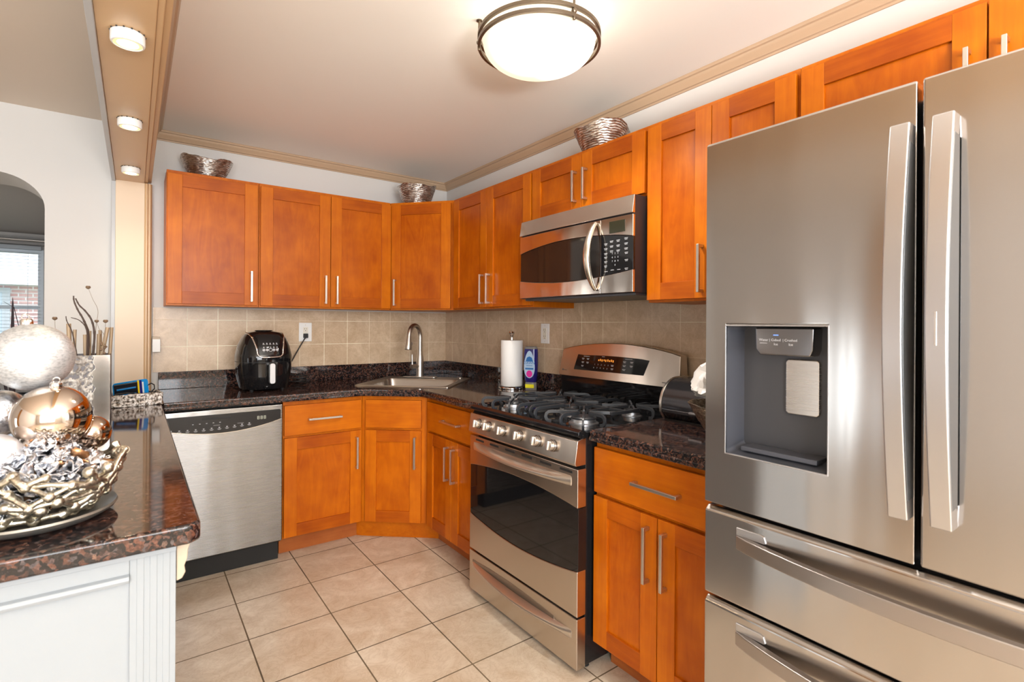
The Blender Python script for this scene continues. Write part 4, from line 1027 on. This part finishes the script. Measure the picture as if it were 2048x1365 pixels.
# ------------------------------------------------------------------ lamps
def ceiling_lamp():
    t = thing('ceiling_light', 'round frosted glass ceiling light with two bronze rings', 'ceiling light', (-.838, -2.206, CZ))
    M['bowl'] = lamp_glass()
    b = MB(); n = 16; pr = [(.2075*math.sin(PI/2*i/n)**.82, -.182+.102*(1-math.cos(PI/2*i/n)**.9)) for i in range(n+1)]
    pr += [(.209, -.072), (.200, -.055)]
    b.lathe(pr, seg=64); b.build('glass_bowl', M['bowl'], t, smooth=60)
    MB().lathe([(.12, -.003), (.12, -.018), (.10, -.028), (0, -.028)], seg=40).build('ceiling_pan', M['white'], t)
    for z in (-.068, -.098):
        b = MB(); b.lathe([(.216, z-.0065), (.227, z-.0065), (.227, z+.0065), (.216, z+.0065)], seg=72, close=True); b.build('ring', M['bronze'], t, .001)
    for k in range(3):
        a = math.radians(262.7+120*k); c, s = math.cos(a)*.2215, math.sin(a)*.2215
        b = MB(); b.lathe([(.0045, -.112), (.0055, -.110), (.0055, -.104), (.0045, -.100), (.0045, -.092), (.009, -.087), (.010, -.083), (.009, -.079), (.0045, -.074), (.0045, -.004), (.011, -.003), (.011, 0)], (c, s, 0), 14)
        b.build('post', M['bronze'], t)
    l = bpy.data.lights.new('ceiling_bulb', 'SPOT'); l.energy = 30; l.color = (1, .94, .86); l.shadow_soft_size = .04; l.spot_size = 2.6; l.spot_blend = .9
    o = bpy.data.objects.new('ceiling_bulb', l); COL.objects.link(o); o.location = (-.838, -2.206, CZ-.215)
    l2 = bpy.data.lights.new('ceiling_bulb_up', 'POINT'); l2.energy = 20.0; l2.color = (1, .93, .83); l2.shadow_soft_size = .05
    o = bpy.data.objects.new('ceiling_bulb_up', l2); COL.objects.link(o); o.location = (-.838, -2.206, CZ-.045)
def lamp_glass():
    """frosted glass lit by two bulbs inside: brightest in front of each bulb"""
    m, nt, b = mat('lit_frosted_glass'); L = nt.links.new
    tc = nd(nt, 'ShaderNodeTexCoord'); acc = None
    for p in ((-.075, -.045, -.16), (.085, -.075, -.15)):
        d = nd(nt, 'ShaderNodeVectorMath', operation='DISTANCE'); L(tc.outputs['Object'], d.inputs[0]); d.inputs[1].default_value = p
        mr = nd(nt, 'ShaderNodeMapRange', interpolation_type='SMOOTHSTEP'); mr.inputs['From Min'].default_value = .02; mr.inputs['From Max'].default_value = .17; mr.inputs['To Min'].default_value = 1; mr.inputs['To Max'].default_value = 0
        L(d.outputs['Value'], mr.inputs[0])
        if acc is None: acc = mr
        else: 
            a = nd(nt, 'ShaderNodeMath', operation='MAXIMUM'); L(acc.outputs[0], a.inputs[0]); L(mr.outputs[0], a.inputs[1]); acc = a
    r = ramp(nt, [(0, (1, .85, .61)), (1, (1, .96, .88))]); L(acc.outputs[0], r.inputs[0]); L(r.outputs[0], b.inputs['Emission Color'])
    st = nd(nt, 'ShaderNodeMapRange'); st.inputs['To Min'].default_value = .58; st.inputs['To Max'].default_value = 3.2; L(acc.outputs[0], st.inputs[0]); L(st.outputs[0], b.inputs['Emission Strength'])
    b.inputs['Base Color'].default_value = (.5, .48, .45, 1); b.inputs['Roughness'].default_value = .35
    return m
M['bronze'] = plain('aged_bronze', (.20, .155, .11), .35, .85)
ceiling_lamp()
def pucks():
    M['puckglow'] = plain('puck_lens', (.9, .8, .6), .3, emit=(1, .86, .56), es=3.0)
    M['puckrim'] = plain('puck_reflector', (.8, .6, .3), .3, emit=(1, .72, .30), es=.55)
    for y, lab in ((-1.915, 'nearest the camera'), (-1.164, 'in the middle'), (-.387, 'closest to the pillar')):
        t = thing('puck_light', 'round white puck light under the tan beam, '+lab, 'light', (-2.060, y, 2.120), 0, 'puck lights under the beam')
        MB().lathe([(.0375, -.001), (.040, -.004), (.040, -.026), (.038, -.031), (.034, -.032), (.033, -.029), (0, -.029)], seg=40).build('housing', M['wplastic'], t)
        MB().lathe([(.0325, -.0292), (.0325, -.0305), (.0255, -.0305), (.0255, -.0292)], seg=40, close=True).build('reflector', M['puckrim'], t)
        MB().lathe([(.0245, -.0292), (.0235, -.0320), (.012, -.0335), (0, -.0338)], seg=32).build('lens', M['puckglow'], t)
        b = MB()
        for k in range(14):
            a = 2*PI*k/14; b.box(.0395*math.cos(a)-.002, .0395*math.sin(a)-.002, -.0035, .0395*math.cos(a)+.002, .0395*math.sin(a)+.002, -.0005)
        b.build('vent_gap', M['blackm'], t, smooth=0)
        l = bpy.data.lights.new('puck_spot', 'SPOT'); l.energy = 3.2; l.color = (1, .82, .55); l.spot_size = 2.2; l.spot_blend = .8; l.shadow_soft_size = .02
        o = bpy.data.objects.new('puck_spot', l); COL.objects.link(o); o.location = (-2.060, y, 2.083)
pucks()

# ------------------------------------------------------------------ silver decorations on the peninsula
PC = Vector((-2.200, -2.298, CT))
def plate():
    t = thing('pewter_plate', 'dull pewter plate under the silver lattice bowl', 'plate', PC)
    MB().lathe([(0, .001), (.090, .001), (.110, .004), (.128, .014), (.132, .020), (.130, .024), (.124, .020), (.105, .012), (0, .009)], seg=64).build('dish', M['pewter'], t)
M['pewter'] = plain('pewter', (.30, .29, .26), .38, .8)
plate()
def lattice_bowl():
    t = thing('lattice_bowl', 'openwork champagne-silver coral bowl full of silver leaves on the pewter plate', 'bowl', PC+Vector((0, 0, .0135)))
    rr = random.Random(12); N = 17; K = 6; P = {}
    def f(a, v):
        z = .012+.088*v; r = .092+.050*v**.62
        return Vector((r*math.cos(a), r*math.sin(a), z+.010*v*math.sin(3*a+1)))
    for j in range(K):
        for i in range(N):
            a = 2*PI*(i+.5*(j % 2)+rr.uniform(-.27, .27))/N; v = min(1.05, max(0, j/(K-1)+rr.uniform(-.07, .07)*(0 if j == 0 else 1)))
            P[i, j] = f(a, v)
    b = MB()
    def link(p, q):
        m = (p+q)/2+Vector((rr.uniform(-.004, .004), rr.uniform(-.004, .004), rr.uniform(-.004, .004))); 
        c = Vector((m.x, m.y, 0)).normalized(); m += c*.003; w = rr.uniform(.0050, .0078)
        b.tube([p, p.lerp(m, .5), m, m.lerp(q, .5), q], [w*1.4, w, w*.85, w, w*1.4], 8)
    for j in range(K):
        for i in range(N):
            p = P[i, j]; b.ball(p, rr.uniform(.008, .012), 12)
            if j+1 < K:
                k = [(i, j+1), ((i+(1 if j % 2 else -1)) % N, j+1)]
                for c, q in enumerate(k):
                    if rr.random() < (.92 if c == 0 else .72): link(p, P[q])
            if j in (0, 2, 4) and rr.random() < .45 or j == 0: link(p, P[(i+1) % N, j])
    b.build('lattice', M['coral'], t, smooth=70)
lattice_bowl()
def leaf_heap():
    rr = random.Random(44); b = MB()
    for k in range(760):
        a = rr.uniform(0, 2*PI); u = math.sqrt(rr.random()); z0 = .022+.120*rr.random()
        rmax = .080+.046*min(1, z0/.08)
        if z0 > .080: rmax = .126*(1-(z0-.080)/.085)
        if u < .55 and z0 < .07: u = 1-u
        c = Vector((rmax*u*math.cos(a), rmax*u*math.sin(a), z0))
        s = rr.uniform(.012, .021); w = s*rr.uniform(.45, .75); cur = rr.uniform(-1.2, 1.2); mi = 1 if rr.random() < .06 else 0
        rot = Matrix.Rotation(rr.uniform(0, 6.28), 4, 'Z') @ Matrix.Rotation(rr.uniform(-1.2, 1.2), 4, 'X') @ Matrix.Rotation(rr.uniform(-1, 1), 4, 'Y')
        def f(uu, vv):
            x = (uu-.5)*2; y = (vv-.5)*2; ww = w*(1-.75*x*x)
            return c+(rot @ Vector((x*s, y*ww, cur*s*.5*x*x+.3*w*y*y+.12*s*math.sin(6*x+k)))).xyz
        b.grid(f, 6, 4, mi)
    o = b.build('silver_leaves', [M['leafs'], M['copper']], smooth=50, loc=PC+Vector((0, 0, .0145)))
    sd = o.modifiers.new('thick', 'SOLIDIFY'); sd.thickness = .0012
    tag(o, 'heap of crumpled silver and copper leaves filling the lattice bowl', 'potpourri', kind='stuff')
M['copper'] = plain('copper_leaf', (.62, .34, .17), .35, .9)
leaf_heap()
def ornament(label, c, r, m, capm, tilt, cap=True, seg=56):
    t = thing('ball_ornament', label, 'ornament', c, 0, 'ball ornaments on the peninsula')
    b = MB(); b.ball((0, 0, 0), r, seg); b.build('ball', m, t, smooth=180)
    if cap:
        q = Vector((0, 0, 1)).rotation_difference(Vector(tilt)).to_matrix().to_4x4(); k = r/.07
        b = MB(); b.lathe([(.011*k, r*.985), (.011*k, r+.008*k), (.009*k, r+.011*k), (0, r+.012*k)], seg=20)
        b.tube([(.006*k*math.cos(x), 0, r+.016*k+.006*k*math.sin(x)) for x in [2*PI*i/16 for i in range(16)]], .0012*k, 6, True); b.xf(q); b.build('cap', capm, t)
M['glitter'] = rough_metal('silver_glitter', (.70, .72, .74), (.46, .49, .51), 130, .38, .55, .0025, (1, 1, 2.6), .6)
M['champ'] = plain('champagne_mirror', (.70, .60, .52), .07, 1)
M['matsilver'] = plain('matte_silver_ball', (.78, .78, .82), .42, .6)
M['bronzeball'] = plain('bronze_mirror', (.50, .38, .30), .10, 1)
ornament('large silver glitter ball on top of the decoration pile', (-2.214, -2.218, CT+.322), .0700, M['glitter'], M['chrome'], (-.15, .1, 1))
ornament('shiny champagne mirror ball below the glitter ball', (-2.177, -2.275, CT+.200), .0655, M['champ'], M['chrome'], (.10, -.25, 1))
ornament('pale matte silver ball sunk in the leaves, below the champagne ball on its left', (-2.258, -2.322, CT+.135), .048, M['matsilver'], M['chrome'], (-.6, .6, .5))
ornament('small bronze mirror ball half hidden behind the champagne ball on its right', (-2.118, -2.208, CT+.150), .037, M['bronzeball'], M['chrome'], (.5, .5, .7), False)
ornament('crinkled clear silver ball tucked behind the champagne ball at far left', (-2.268, -2.190, CT+.205), .048, M['leafs'], M['chrome'], (-.3, -.2, 1))

# mirrored planter with twigs
def planter():
    px, py = -2.205, -.93
    t = thing('mirrored_planter', 'square planter with silver bark sides and a mirror panel, holding dry twigs', 'planter', (px, py, CT), math.radians(0))
    w = .084; H = .262
    b = MB(); V = b.grid(lambda u, v: Vector((lerp(-w, .030, u), -w-.006*noise.noise(Vector((u*9, v*14, 2)))-.004*noise.noise(Vector((u*26, v*40, 5))), H*v)), 40, 70); b.build('bark_face', M['bark'], t, smooth=180)
    b = MB()
    pts = [(.030+.004*math.sin(i*1.7)+.004*math.sin(i*.7), H*i/24) for i in range(25)]
    b.prism([(w, 0), (w, H)]+list(reversed(pts)), -w-.003, -w+.004, 'y'); b.build('mirror_panel', M['mirror'], t, .0008)
    b = MB(); b.box(-w, -w+.004, 0, -w+.006, w, H); b.box(w-.006, -w+.004, 0, w, w, H); b.box(-w, w-.006, 0, w, w, H); b.box(-w, -w+.004, 0, w, w, .010); b.box(-w+.001, -w+.001, .01, w-.001, -w+.006, H); b.build('box_shell', M['bark2'], t, .001)
    b = MB(); b.box(-w+.006, -w+.006, .010, w-.006, w-.006, H-.03); b.build('filler', M['soil'], t, smooth=0)
    rr = random.Random(3); zt = CT+H-.028
    def crv(p, n=8):
        o = []
        for i in range(len(p)-1):
            a, q, c, d = [Vector(v) for v in (p[max(i-1, 0)], p[i], p[i+1], p[min(i+2, len(p)-1)])]
            for k in range(n): u = k/n; o.append(.5*((2*q)+(c-a)*u+(2*a-5*q+4*c-d)*u*u+(3*q-a-3*c+d)*u**3))
        return o+[Vector(p[-1])]
    def twig(name, label, cat, grp, pts, r, pod=0, m='twig', knots=0):
        p0 = Vector(pts[0]); t2 = thing(name, label, cat, p0, 0, grp); pl = [Vector(p)-p0 for p in pts]; c = crv(pl)
        b = MB(); b.tube(c, [lerp(r, r*.55, i/(len(c)-1))*(1+(.25 if knots and i % 5 == 0 else 0)) for i in range(len(c))], 7)
        b.build('stem', M[m], t2, smooth=60)
        if pod:
            b = MB(); b.lathe([(.002, -pod*.7), (pod*.8, -pod*.3), (pod, pod*.2), (pod*.7, pod*.8), (pod*.45, pod*.6), (0, pod*.3)], c[-1], 14); b.build('seed_pod', M['pod'], t2)
    D = lambda x, y, z: (px+x, py+y, z)
    twig('curly_twig', 'dark curly twig, the tallest of the dark twigs in the planter', 'twig', 'twigs in the mirrored planter', [D(.010, -.03, zt), D(.012, -.03, 1.27), D(-.004, -.03, 1.33), D(-.022, -.03, 1.37), D(-.034, -.028, 1.405), D(-.036, -.028, 1.428)], .0042, knots=1)
    twig('curly_twig', 'dark curly twig curving up to the right of the tallest one', 'twig', 'twigs in the mirrored planter', [D(.022, -.02, zt), D(.030, -.02, 1.26), D(.022, -.02, 1.325), D(.002, -.022, 1.365), D(-.018, -.024, 1.39), D(-.030, -.026, 1.418)], .0042, knots=1)
    twig('curly_twig', 'thin dark twig bending left, lowest of the curly twigs', 'twig', 'twigs in the mirrored planter', [D(-.02, -.04, zt), D(-.032, -.04, 1.24), D(-.040, -.04, 1.285), D(-.055, -.04, 1.325), D(-.058, -.04, 1.345)], .0026, knots=1)
    twig('curly_twig', 'thin dark twig with a sideways bend ending in a bare tip', 'twig', 'twigs in the mirrored planter', [D(.006, -.05, zt), D(.008, -.05, 1.28), D(-.012, -.05, 1.325), D(-.042, -.05, 1.340)], .0026, knots=1)
    twig('pod_stem', 'tall wiry stem topped by a round dry seed pod', 'dried flower', 'pod stems in the mirrored planter', [D(.028, .0, zt), D(.034, .0, 1.30), D(.040, .0, 1.37), D(.022, .0, 1.42), D(.008, .0, 1.465)], .0012, .009, 'wire')
    twig('pod_stem', 'short wiry stem with a pod at the left edge of the planter', 'dried flower', 'pod stems in the mirrored planter', [D(-.075, .04, zt), D(-.094, .03, 1.27), D(-.098, .03, 1.335)], .0012, .009, 'wire')
    twig('pod_stem', 'wiry stem with a pod just right of the curly twigs', 'dried flower', 'pod stems in the mirrored planter', [D(.060, .0, zt), D(.062, .0, 1.26), D(.044, .0, 1.295), D(.036, .0, 1.325)], .0012, .008, 'wire')
    twig('pod_stem', 'wiry stem with a pod nearest the cream pillar', 'dried flower', 'pod stems in the mirrored planter', [D(.058, -.02, zt), D(.064, -.02, 1.27), D(.066, -.02, 1.325)], .0012, .009, 'wire')
    sticks = ((.000, .02, 1.27, .007, -.02), (.012, .03, 1.285, .006, .0), (.040, .02, 1.272, .0065, .02), (.048, .05, 1.288, .006, -.02), (.070, -.01, 1.300, .0075, .16), (.078, .03, 1.30, .0065, .05), (-.052, .05, 1.315, .008, -.03), (-.040, .06, 1.29, .006, .02))
    for k, (x, y, z, r, ln) in enumerate(sticks):
        b = MB(); h = z-zt; b.tube([(0, 0, 0), (ln*h*.33, 0, h*.33), (ln*h*.66, 0, h*.66), (ln*h, 0, h)], [r, r*1.02, r, r*1.03], 10)
        o = b.build('cut_stick', M['stick'], smooth=50, loc=D(x if ln < .1 else x-.02, y, zt)); tag(o, 'short straight-cut bamboo stick standing upright in the mirrored planter', 'stick', 'cut sticks in the mirrored planter')
    t3 = thing('berry_cluster', 'small bunch of brown dry berries among the cut sticks', 'dried flower', D(.052, -.04, zt), 0)
    b = MB(); b.tube([(0, 0, 0), (.004, 0, .04), (.008, 0, .065)], .0012, 6)
    b.build('stem', M['wire'], t3)
    for k in range(7):
        b = MB(); b.ball((.008+rr.uniform(-.014, .014), rr.uniform(-.01, .01), .045+rr.uniform(-.012, .03)), rr.uniform(.004, .006), 10); b.build('berry', M['pod'], t3)
M['bark'] = rough_metal('pale_silver_bark', (.46, .43, .39), (.20, .17, .15), 34, .45, .8, .006, (1, 1, .3), .3)
M['bark2'] = plain('planter_shell', (.10, .09, .09), .4, .5)
M['mirror'] = plain('mirror_panel', (.80, .72, .62), .12, 1)
M['soil'] = plain('dry_moss', (.10, .08, .06), .9)
M['twig'] = plain('dark_twig', (.07, .045, .035), .6)
M['wire'] = plain('dry_stem', (.30, .25, .20), .6)
M['pod'] = plain('seed_pod', (.20, .13, .08), .6)
M['stick'] = plain('bamboo', (.42, .31, .20), .5, .2)
planter()

# bark-textured metal tray with packs of pens
def tray():
    t = thing('bark_tray', 'silver bark-textured metal tray near the pillar holding a blue pack', 'tray', (-2.045, -.635, CT), math.radians(9))
    L, D_, H = .215, .12, .058
    b = MB()
    def wob(x, y, z, ax):
        k = .004*noise.noise(Vector((x*70, y*70, z*60)))+.003*noise.noise(Vector((x*22, y*22, z*200)))
        return k
    def side(p0, p1, nrm):
        p0, p1, nrm = Vector(p0), Vector(p1), Vector(nrm)
        def f(u, v):
            q = p0.lerp(p1, u)+Vector((0, 0, H*v+(.004*noise.noise(Vector((u*14, 3, 1))) if v > .95 else 0)))
            return q+nrm*wob(q.x, q.y, q.z, 0)
        b.grid(f, 46, 14)
    x, y = L/2, D_/2
    side((-x, -y, 0), (x, -y, 0), (0, -1, 0)); side((x, -y, 0), (x, y, 0), (1, 0, 0)); side((x, y, 0), (-x, y, 0), (0, 1, 0)); side((-x, y, 0), (-x, -y, 0), (-1, 0, 0))
    o = b.build('bark_side', M['barkm'], t, smooth=50); sd = o.modifiers.new('thick', 'SOLIDIFY'); sd.thickness = .006; sd.offset = -1
    MB().box(-x+.002, -y+.002, .002, x-.002, y-.002, .008).build('tray_floor', M['barkm'], t, smooth=0)
    # pack of pens leaning on the rim
    t2 = thing('pen_pack', 'blue and black blister pack leaning on the tray rim, hook end to the right', 'package', (-2.052, -.622, CT+.0125), math.radians(9))
    q = Matrix.Translation((0, -.004, .004)) @ Matrix.Rotation(math.radians(-7), 4, 'Y') @ Matrix.Rotation(math.radians(16), 4, 'X') @ Matrix.Diagonal((.92, 1, 1.28, 1))
    b = MB(); b.prism(rrect(-.072, .0, .078, .082, .012), -.0015, .0015, 'z'); b.xf(q @ Matrix.Rotation(PI/2, 4, 'X')); b.build('card', M['packblue'], t2)
    b = MB(); b.box(-.068, .007, .0016, .031, .0785, .010); b.xf(q @ Matrix.Rotation(PI/2, 4, 'X')); bl = b.build('blister', M['packblack'], t2, .004)
    b = MB()
    for z in (.018, .034, .058): b.tube([(-.058, z, .0115), (.022, z, .0115)], .0032, 8)
    b.xf(q @ Matrix.Rotation(PI/2, 4, 'X')); b.build('pens', M['penblue'], bl)
    b = MB(); b.box(.031, .0, .0016, .039, .081, .0026); b.xf(q @ Matrix.Rotation(PI/2, 4, 'X')); b.build('stripe', M['packyellow'], t2, smooth=0)
    b = MB(); b.box(.040, .002, .0016, .050, .080, .0024); b.xf(q @ Matrix.Rotation(PI/2, 4, 'X')); b.build('dark_stripe', M['navy'], t2, smooth=0)
    b = MB(); b.box(.051, .012, .0016, .058, .072, .0024); b.xf(q @ Matrix.Rotation(PI/2, 4, 'X')); b.build('print_band', M['wplastic'], t2, smooth=0)
    b = MB(); b.tube([(.074, .055, 0), (.092, .060, 0), (.104, .052, 0), (.104, .036, 0), (.090, .026, 0), (.076, .030, 0)], .0026, 8); b.xf(q @ Matrix.Rotation(PI/2, 4, 'X')); b.build('hanger_loop', M['blackp'], t2, smooth=60)
    t3 = thing('cable', 'thin black cable lying in the bark tray beside the blue pack', 'cable', (-2.045, -.635, CT+.0115), math.radians(9))
    b = MB(); b.tube([(-.085+.01*math.sin(i), -.045+.018*math.sin(i*.9), .004+.052*abs(math.sin(i*.45))) for i in range(20)], .003, 8) if False else None
    b.tube([(-.090, -.030, .003), (-.088, -.036, .035), (-.070, -.036, .050), (-.030, -.034, .052), (.010, -.034, .046), (.05, -.036, .040), (.085, -.03, .050), (.088, -.01, .03), (.085, .0, .003)], .003, 8); b.build('cable_loop', M['blackm'], t3, smooth=60)
M['packblue'] = plain('pack_blue', (.005, .26, .66), .3)
M['packblack'] = plain('pack_black', (.012, .014, .02), .12)
M['penblue'] = plain('pen_blue', (.01, .20, .55), .25)
M['packyellow'] = plain('pack_yellow', (.85, .60, .01), .35)
tray()

# ------------------------------------------------------------------ the room beyond the arch and outdoors
def blind():
    t = thing('window_blind', 'white horizontal slat blind in the window beyond the arch', 'blind', (-3.425, FY-.05, .9))
    b = MB()
    for i in range(32):
        z = .0+i*.039
        b.xq = None; b.prism([(-.022, z-.0015), (.022, z+.0005), (.022, z+.0025), (-.022, z+.0005)], -.50, .50, 'x')
    b.build('slats', M['slat'], t, smooth=0)
    b = MB()
    for x in (-.40, .0, .40): b.box(x-.0015, -.026, -.02, x+.0015, -.024, 1.26)
    b.build('cords', M['slat'], t, smooth=0)
    b = MB(); b.box(-.51, -.03, 1.245, .51, .03, 1.285); b.build('head_rail', M['slat'], t, .002)
def slat_mat():
    m = bpy.data.materials.new('blind_slat'); m.use_nodes = True; nt = m.node_tree; nt.nodes.clear(); L = nt.links.new
    o = nd(nt, 'ShaderNodeOutputMaterial'); mx = nd(nt, 'ShaderNodeMixShader'); d = nd(nt, 'ShaderNodeBsdfDiffuse'); t = nd(nt, 'ShaderNodeBsdfTranslucent')
    d.inputs[0].default_value = (.80, .84, .88, 1); t.inputs[0].default_value = (.80, .86, .92, 1); mx.inputs[0].default_value = .55
    L(d.outputs[0], mx.inputs[1]); L(t.outputs[0], mx.inputs[2]); L(mx.outputs[0], o.inputs[0])
    return m
M['slat'] = slat_mat()
blind()
t = thing('curtain_rail', 'grey curtain rail box above the blind beyond the arch', 'curtain rail', (-3.30, FY, 2.20))
b = MB(); b.box(-1.2, -.10, 0, .75, 0, .03); b.box(-1.2, -.11, .03, .75, -.0, .07); b.build('rail_box', M['railgrey'] if 'railgrey' in M else M.setdefault('railgrey', plain('rail_grey', (.30, .29, .28), .5)), t, .004)
b = MB(); b.tube([(-1.2, -.13, .045), (.75, -.13, .045)], .011, 10); b.build('rod', M['nick'], t)
def spiky():
    t = thing('spiky_plant', 'plant with dark pointed leaves in front of the far window', 'plant', (-3.09, 3.75, 0))
    MB().lathe([(.13, 0), (.16, .55), (.17, .56), (.15, .56), (.15, .52), (0, .52)], seg=24).build('pot', M['dgrey'], t)
    for k, (x, y, h, lx) in enumerate(((.02, 0, 1.575, .0), (-.235, 0, 1.575, -.01), (-.10, .05, 1.30, -.05), (.08, .05, 1.25, .06))):
        b = MB(); b.tube([(x*.2, y, .5), (x*.7, y, .9), (x, y, 1.2), (x+lx, y, h-.06), (x+lx, y, h)], [.012, .020, .018, .008, .001], 6, flat=(1, .4)); b.build('leaf', M['dleaf'], t, smooth=60)
    b = MB(); b.tube([(.03, 0, .52), (.08, 0, 1.2), (.03, 0, 1.47), (-.05, 0, 1.53)], [.004, .004, .003, .002], 6); b.build('leaf', M['dleaf'], t)
M['dleaf'] = plain('dark_leaf', (.045, .02, .025), .5)
spiky()
M['brick'] = None
def brick_mat():
    m, nt, bs = mat('outdoor_brick'); L = nt.links.new
    tc = nd(nt, 'ShaderNodeTexCoord'); mp = nd(nt, 'ShaderNodeMapping'); mp.inputs['Rotation'].default_value = (PI/2, 0, 0); L(tc.outputs['Object'], mp.inputs[0])
    br = nd(nt, 'ShaderNodeTexBrick'); L(mp.outputs[0], br.inputs['Vector'])
    for k, v in {'Scale': 1, 'Mortar Size': .012, 'Brick Width': .24, 'Row Height': .085}.items(): br.inputs[k].default_value = v
    br.inputs['Color1'].default_value = (.55, .32, .31, 1); br.inputs['Color2'].default_value = (.62, .40, .39, 1); br.inputs['Mortar'].default_value = (.75, .68, .68, 1)
    L(br.outputs[0], bs.inputs['Base Color']); bs.inputs['Roughness'].default_value = .9
    return m
def outdoors():
    t = thing('brick_house', 'red brick house seen through the blind beyond the arch', 'house', (-5.2, 12.0, -.6))
    MB().box(-4, 0, 0, 5.5, 5, 2.72).build('wall', brick_mat(), t, smooth=0)
    MB().prism([(-.4, 2.72), (5.4, 2.72), (2.5, 4.6)], -4.2, 5.7, 'x').build('roof', M['roof'], t, smooth=0)
    f = MB().ring((-.30, 1.55, .95, 2.66), (-.18, 1.65, .83, 2.56), -.06, .02).build('window', M['slat'], t)
    MB().box(-.18, -.02, 1.65, .83, -.005, 2.56).build('pane', M['skyglass'], f, smooth=0)
    b = MB(); b.box(-14, 4.6, -.65, 4, 18, -.6); struct(b.build('ground', M['lawn'], smooth=0))
    t = thing('garden_shrub', 'green shrub before the brick house outside', 'shrub', (-4.55, 9.2, -.6))
    b = MB(); rr = random.Random(8)
    def f(u, v):
        a = 2*PI*u; p = PI*(v-.5); q = Vector((math.cos(a)*math.cos(p), math.sin(a)*math.cos(p), math.sin(p)))
        return q*(.85+.25*noise.noise(q*4)+.1*noise.noise(q*11))+Vector((0, 0, .85))
    b.grid(f, 40, 24, wrap=True); b.build('foliage', M['shrub'], t, smooth=40)
M['roof'] = plain('roof_grey', (.6, .62, .66), .8); M['skyglass'] = plain('outside_pane', (.55, .62, .7), .2)
M['lawn'] = plain('lawn', (.10, .20, .06), .9); M['shrub'] = plain('shrub_green', (.05, .14, .06), .8, bump=1, bscale=20)
outdoors()
def reflected_curtain():  # unseen drape, added to put an orange streak in the fridge doors
    for k, (y0, y1, lab) in enumerate(((-2.24, -1.92, 'gold curtain added beside the dining window for the fridge reflection'),)):
        t = thing('curtain', lab, 'curtain', (-5.0, (y0+y1)/2, .05)); b = MB(); n = 40
        b.grid(lambda u, v: Vector((.03*math.sin(u*24), (u-.5)*(y1-y0), 2.25*v)), n, 3); o = b.build('drape', M['gold'], t, smooth=60)
        o.modifiers.new('thick', 'SOLIDIFY').thickness = .004
M['gold'] = plain('gold_streak_curtain', (.62, .30, .06), .6)
reflected_curtain()
S.cycles.max_bounces = 8; S.cycles.diffuse_bounces = 4; S.cycles.glossy_bounces = 5; S.cycles.transparent_max_bounces = 8
S.cycles.caustics_reflective = False; S.cycles.caustics_refractive = False; S.cycles.sample_clamp_indirect = 6
S.cycles.use_denoising = True
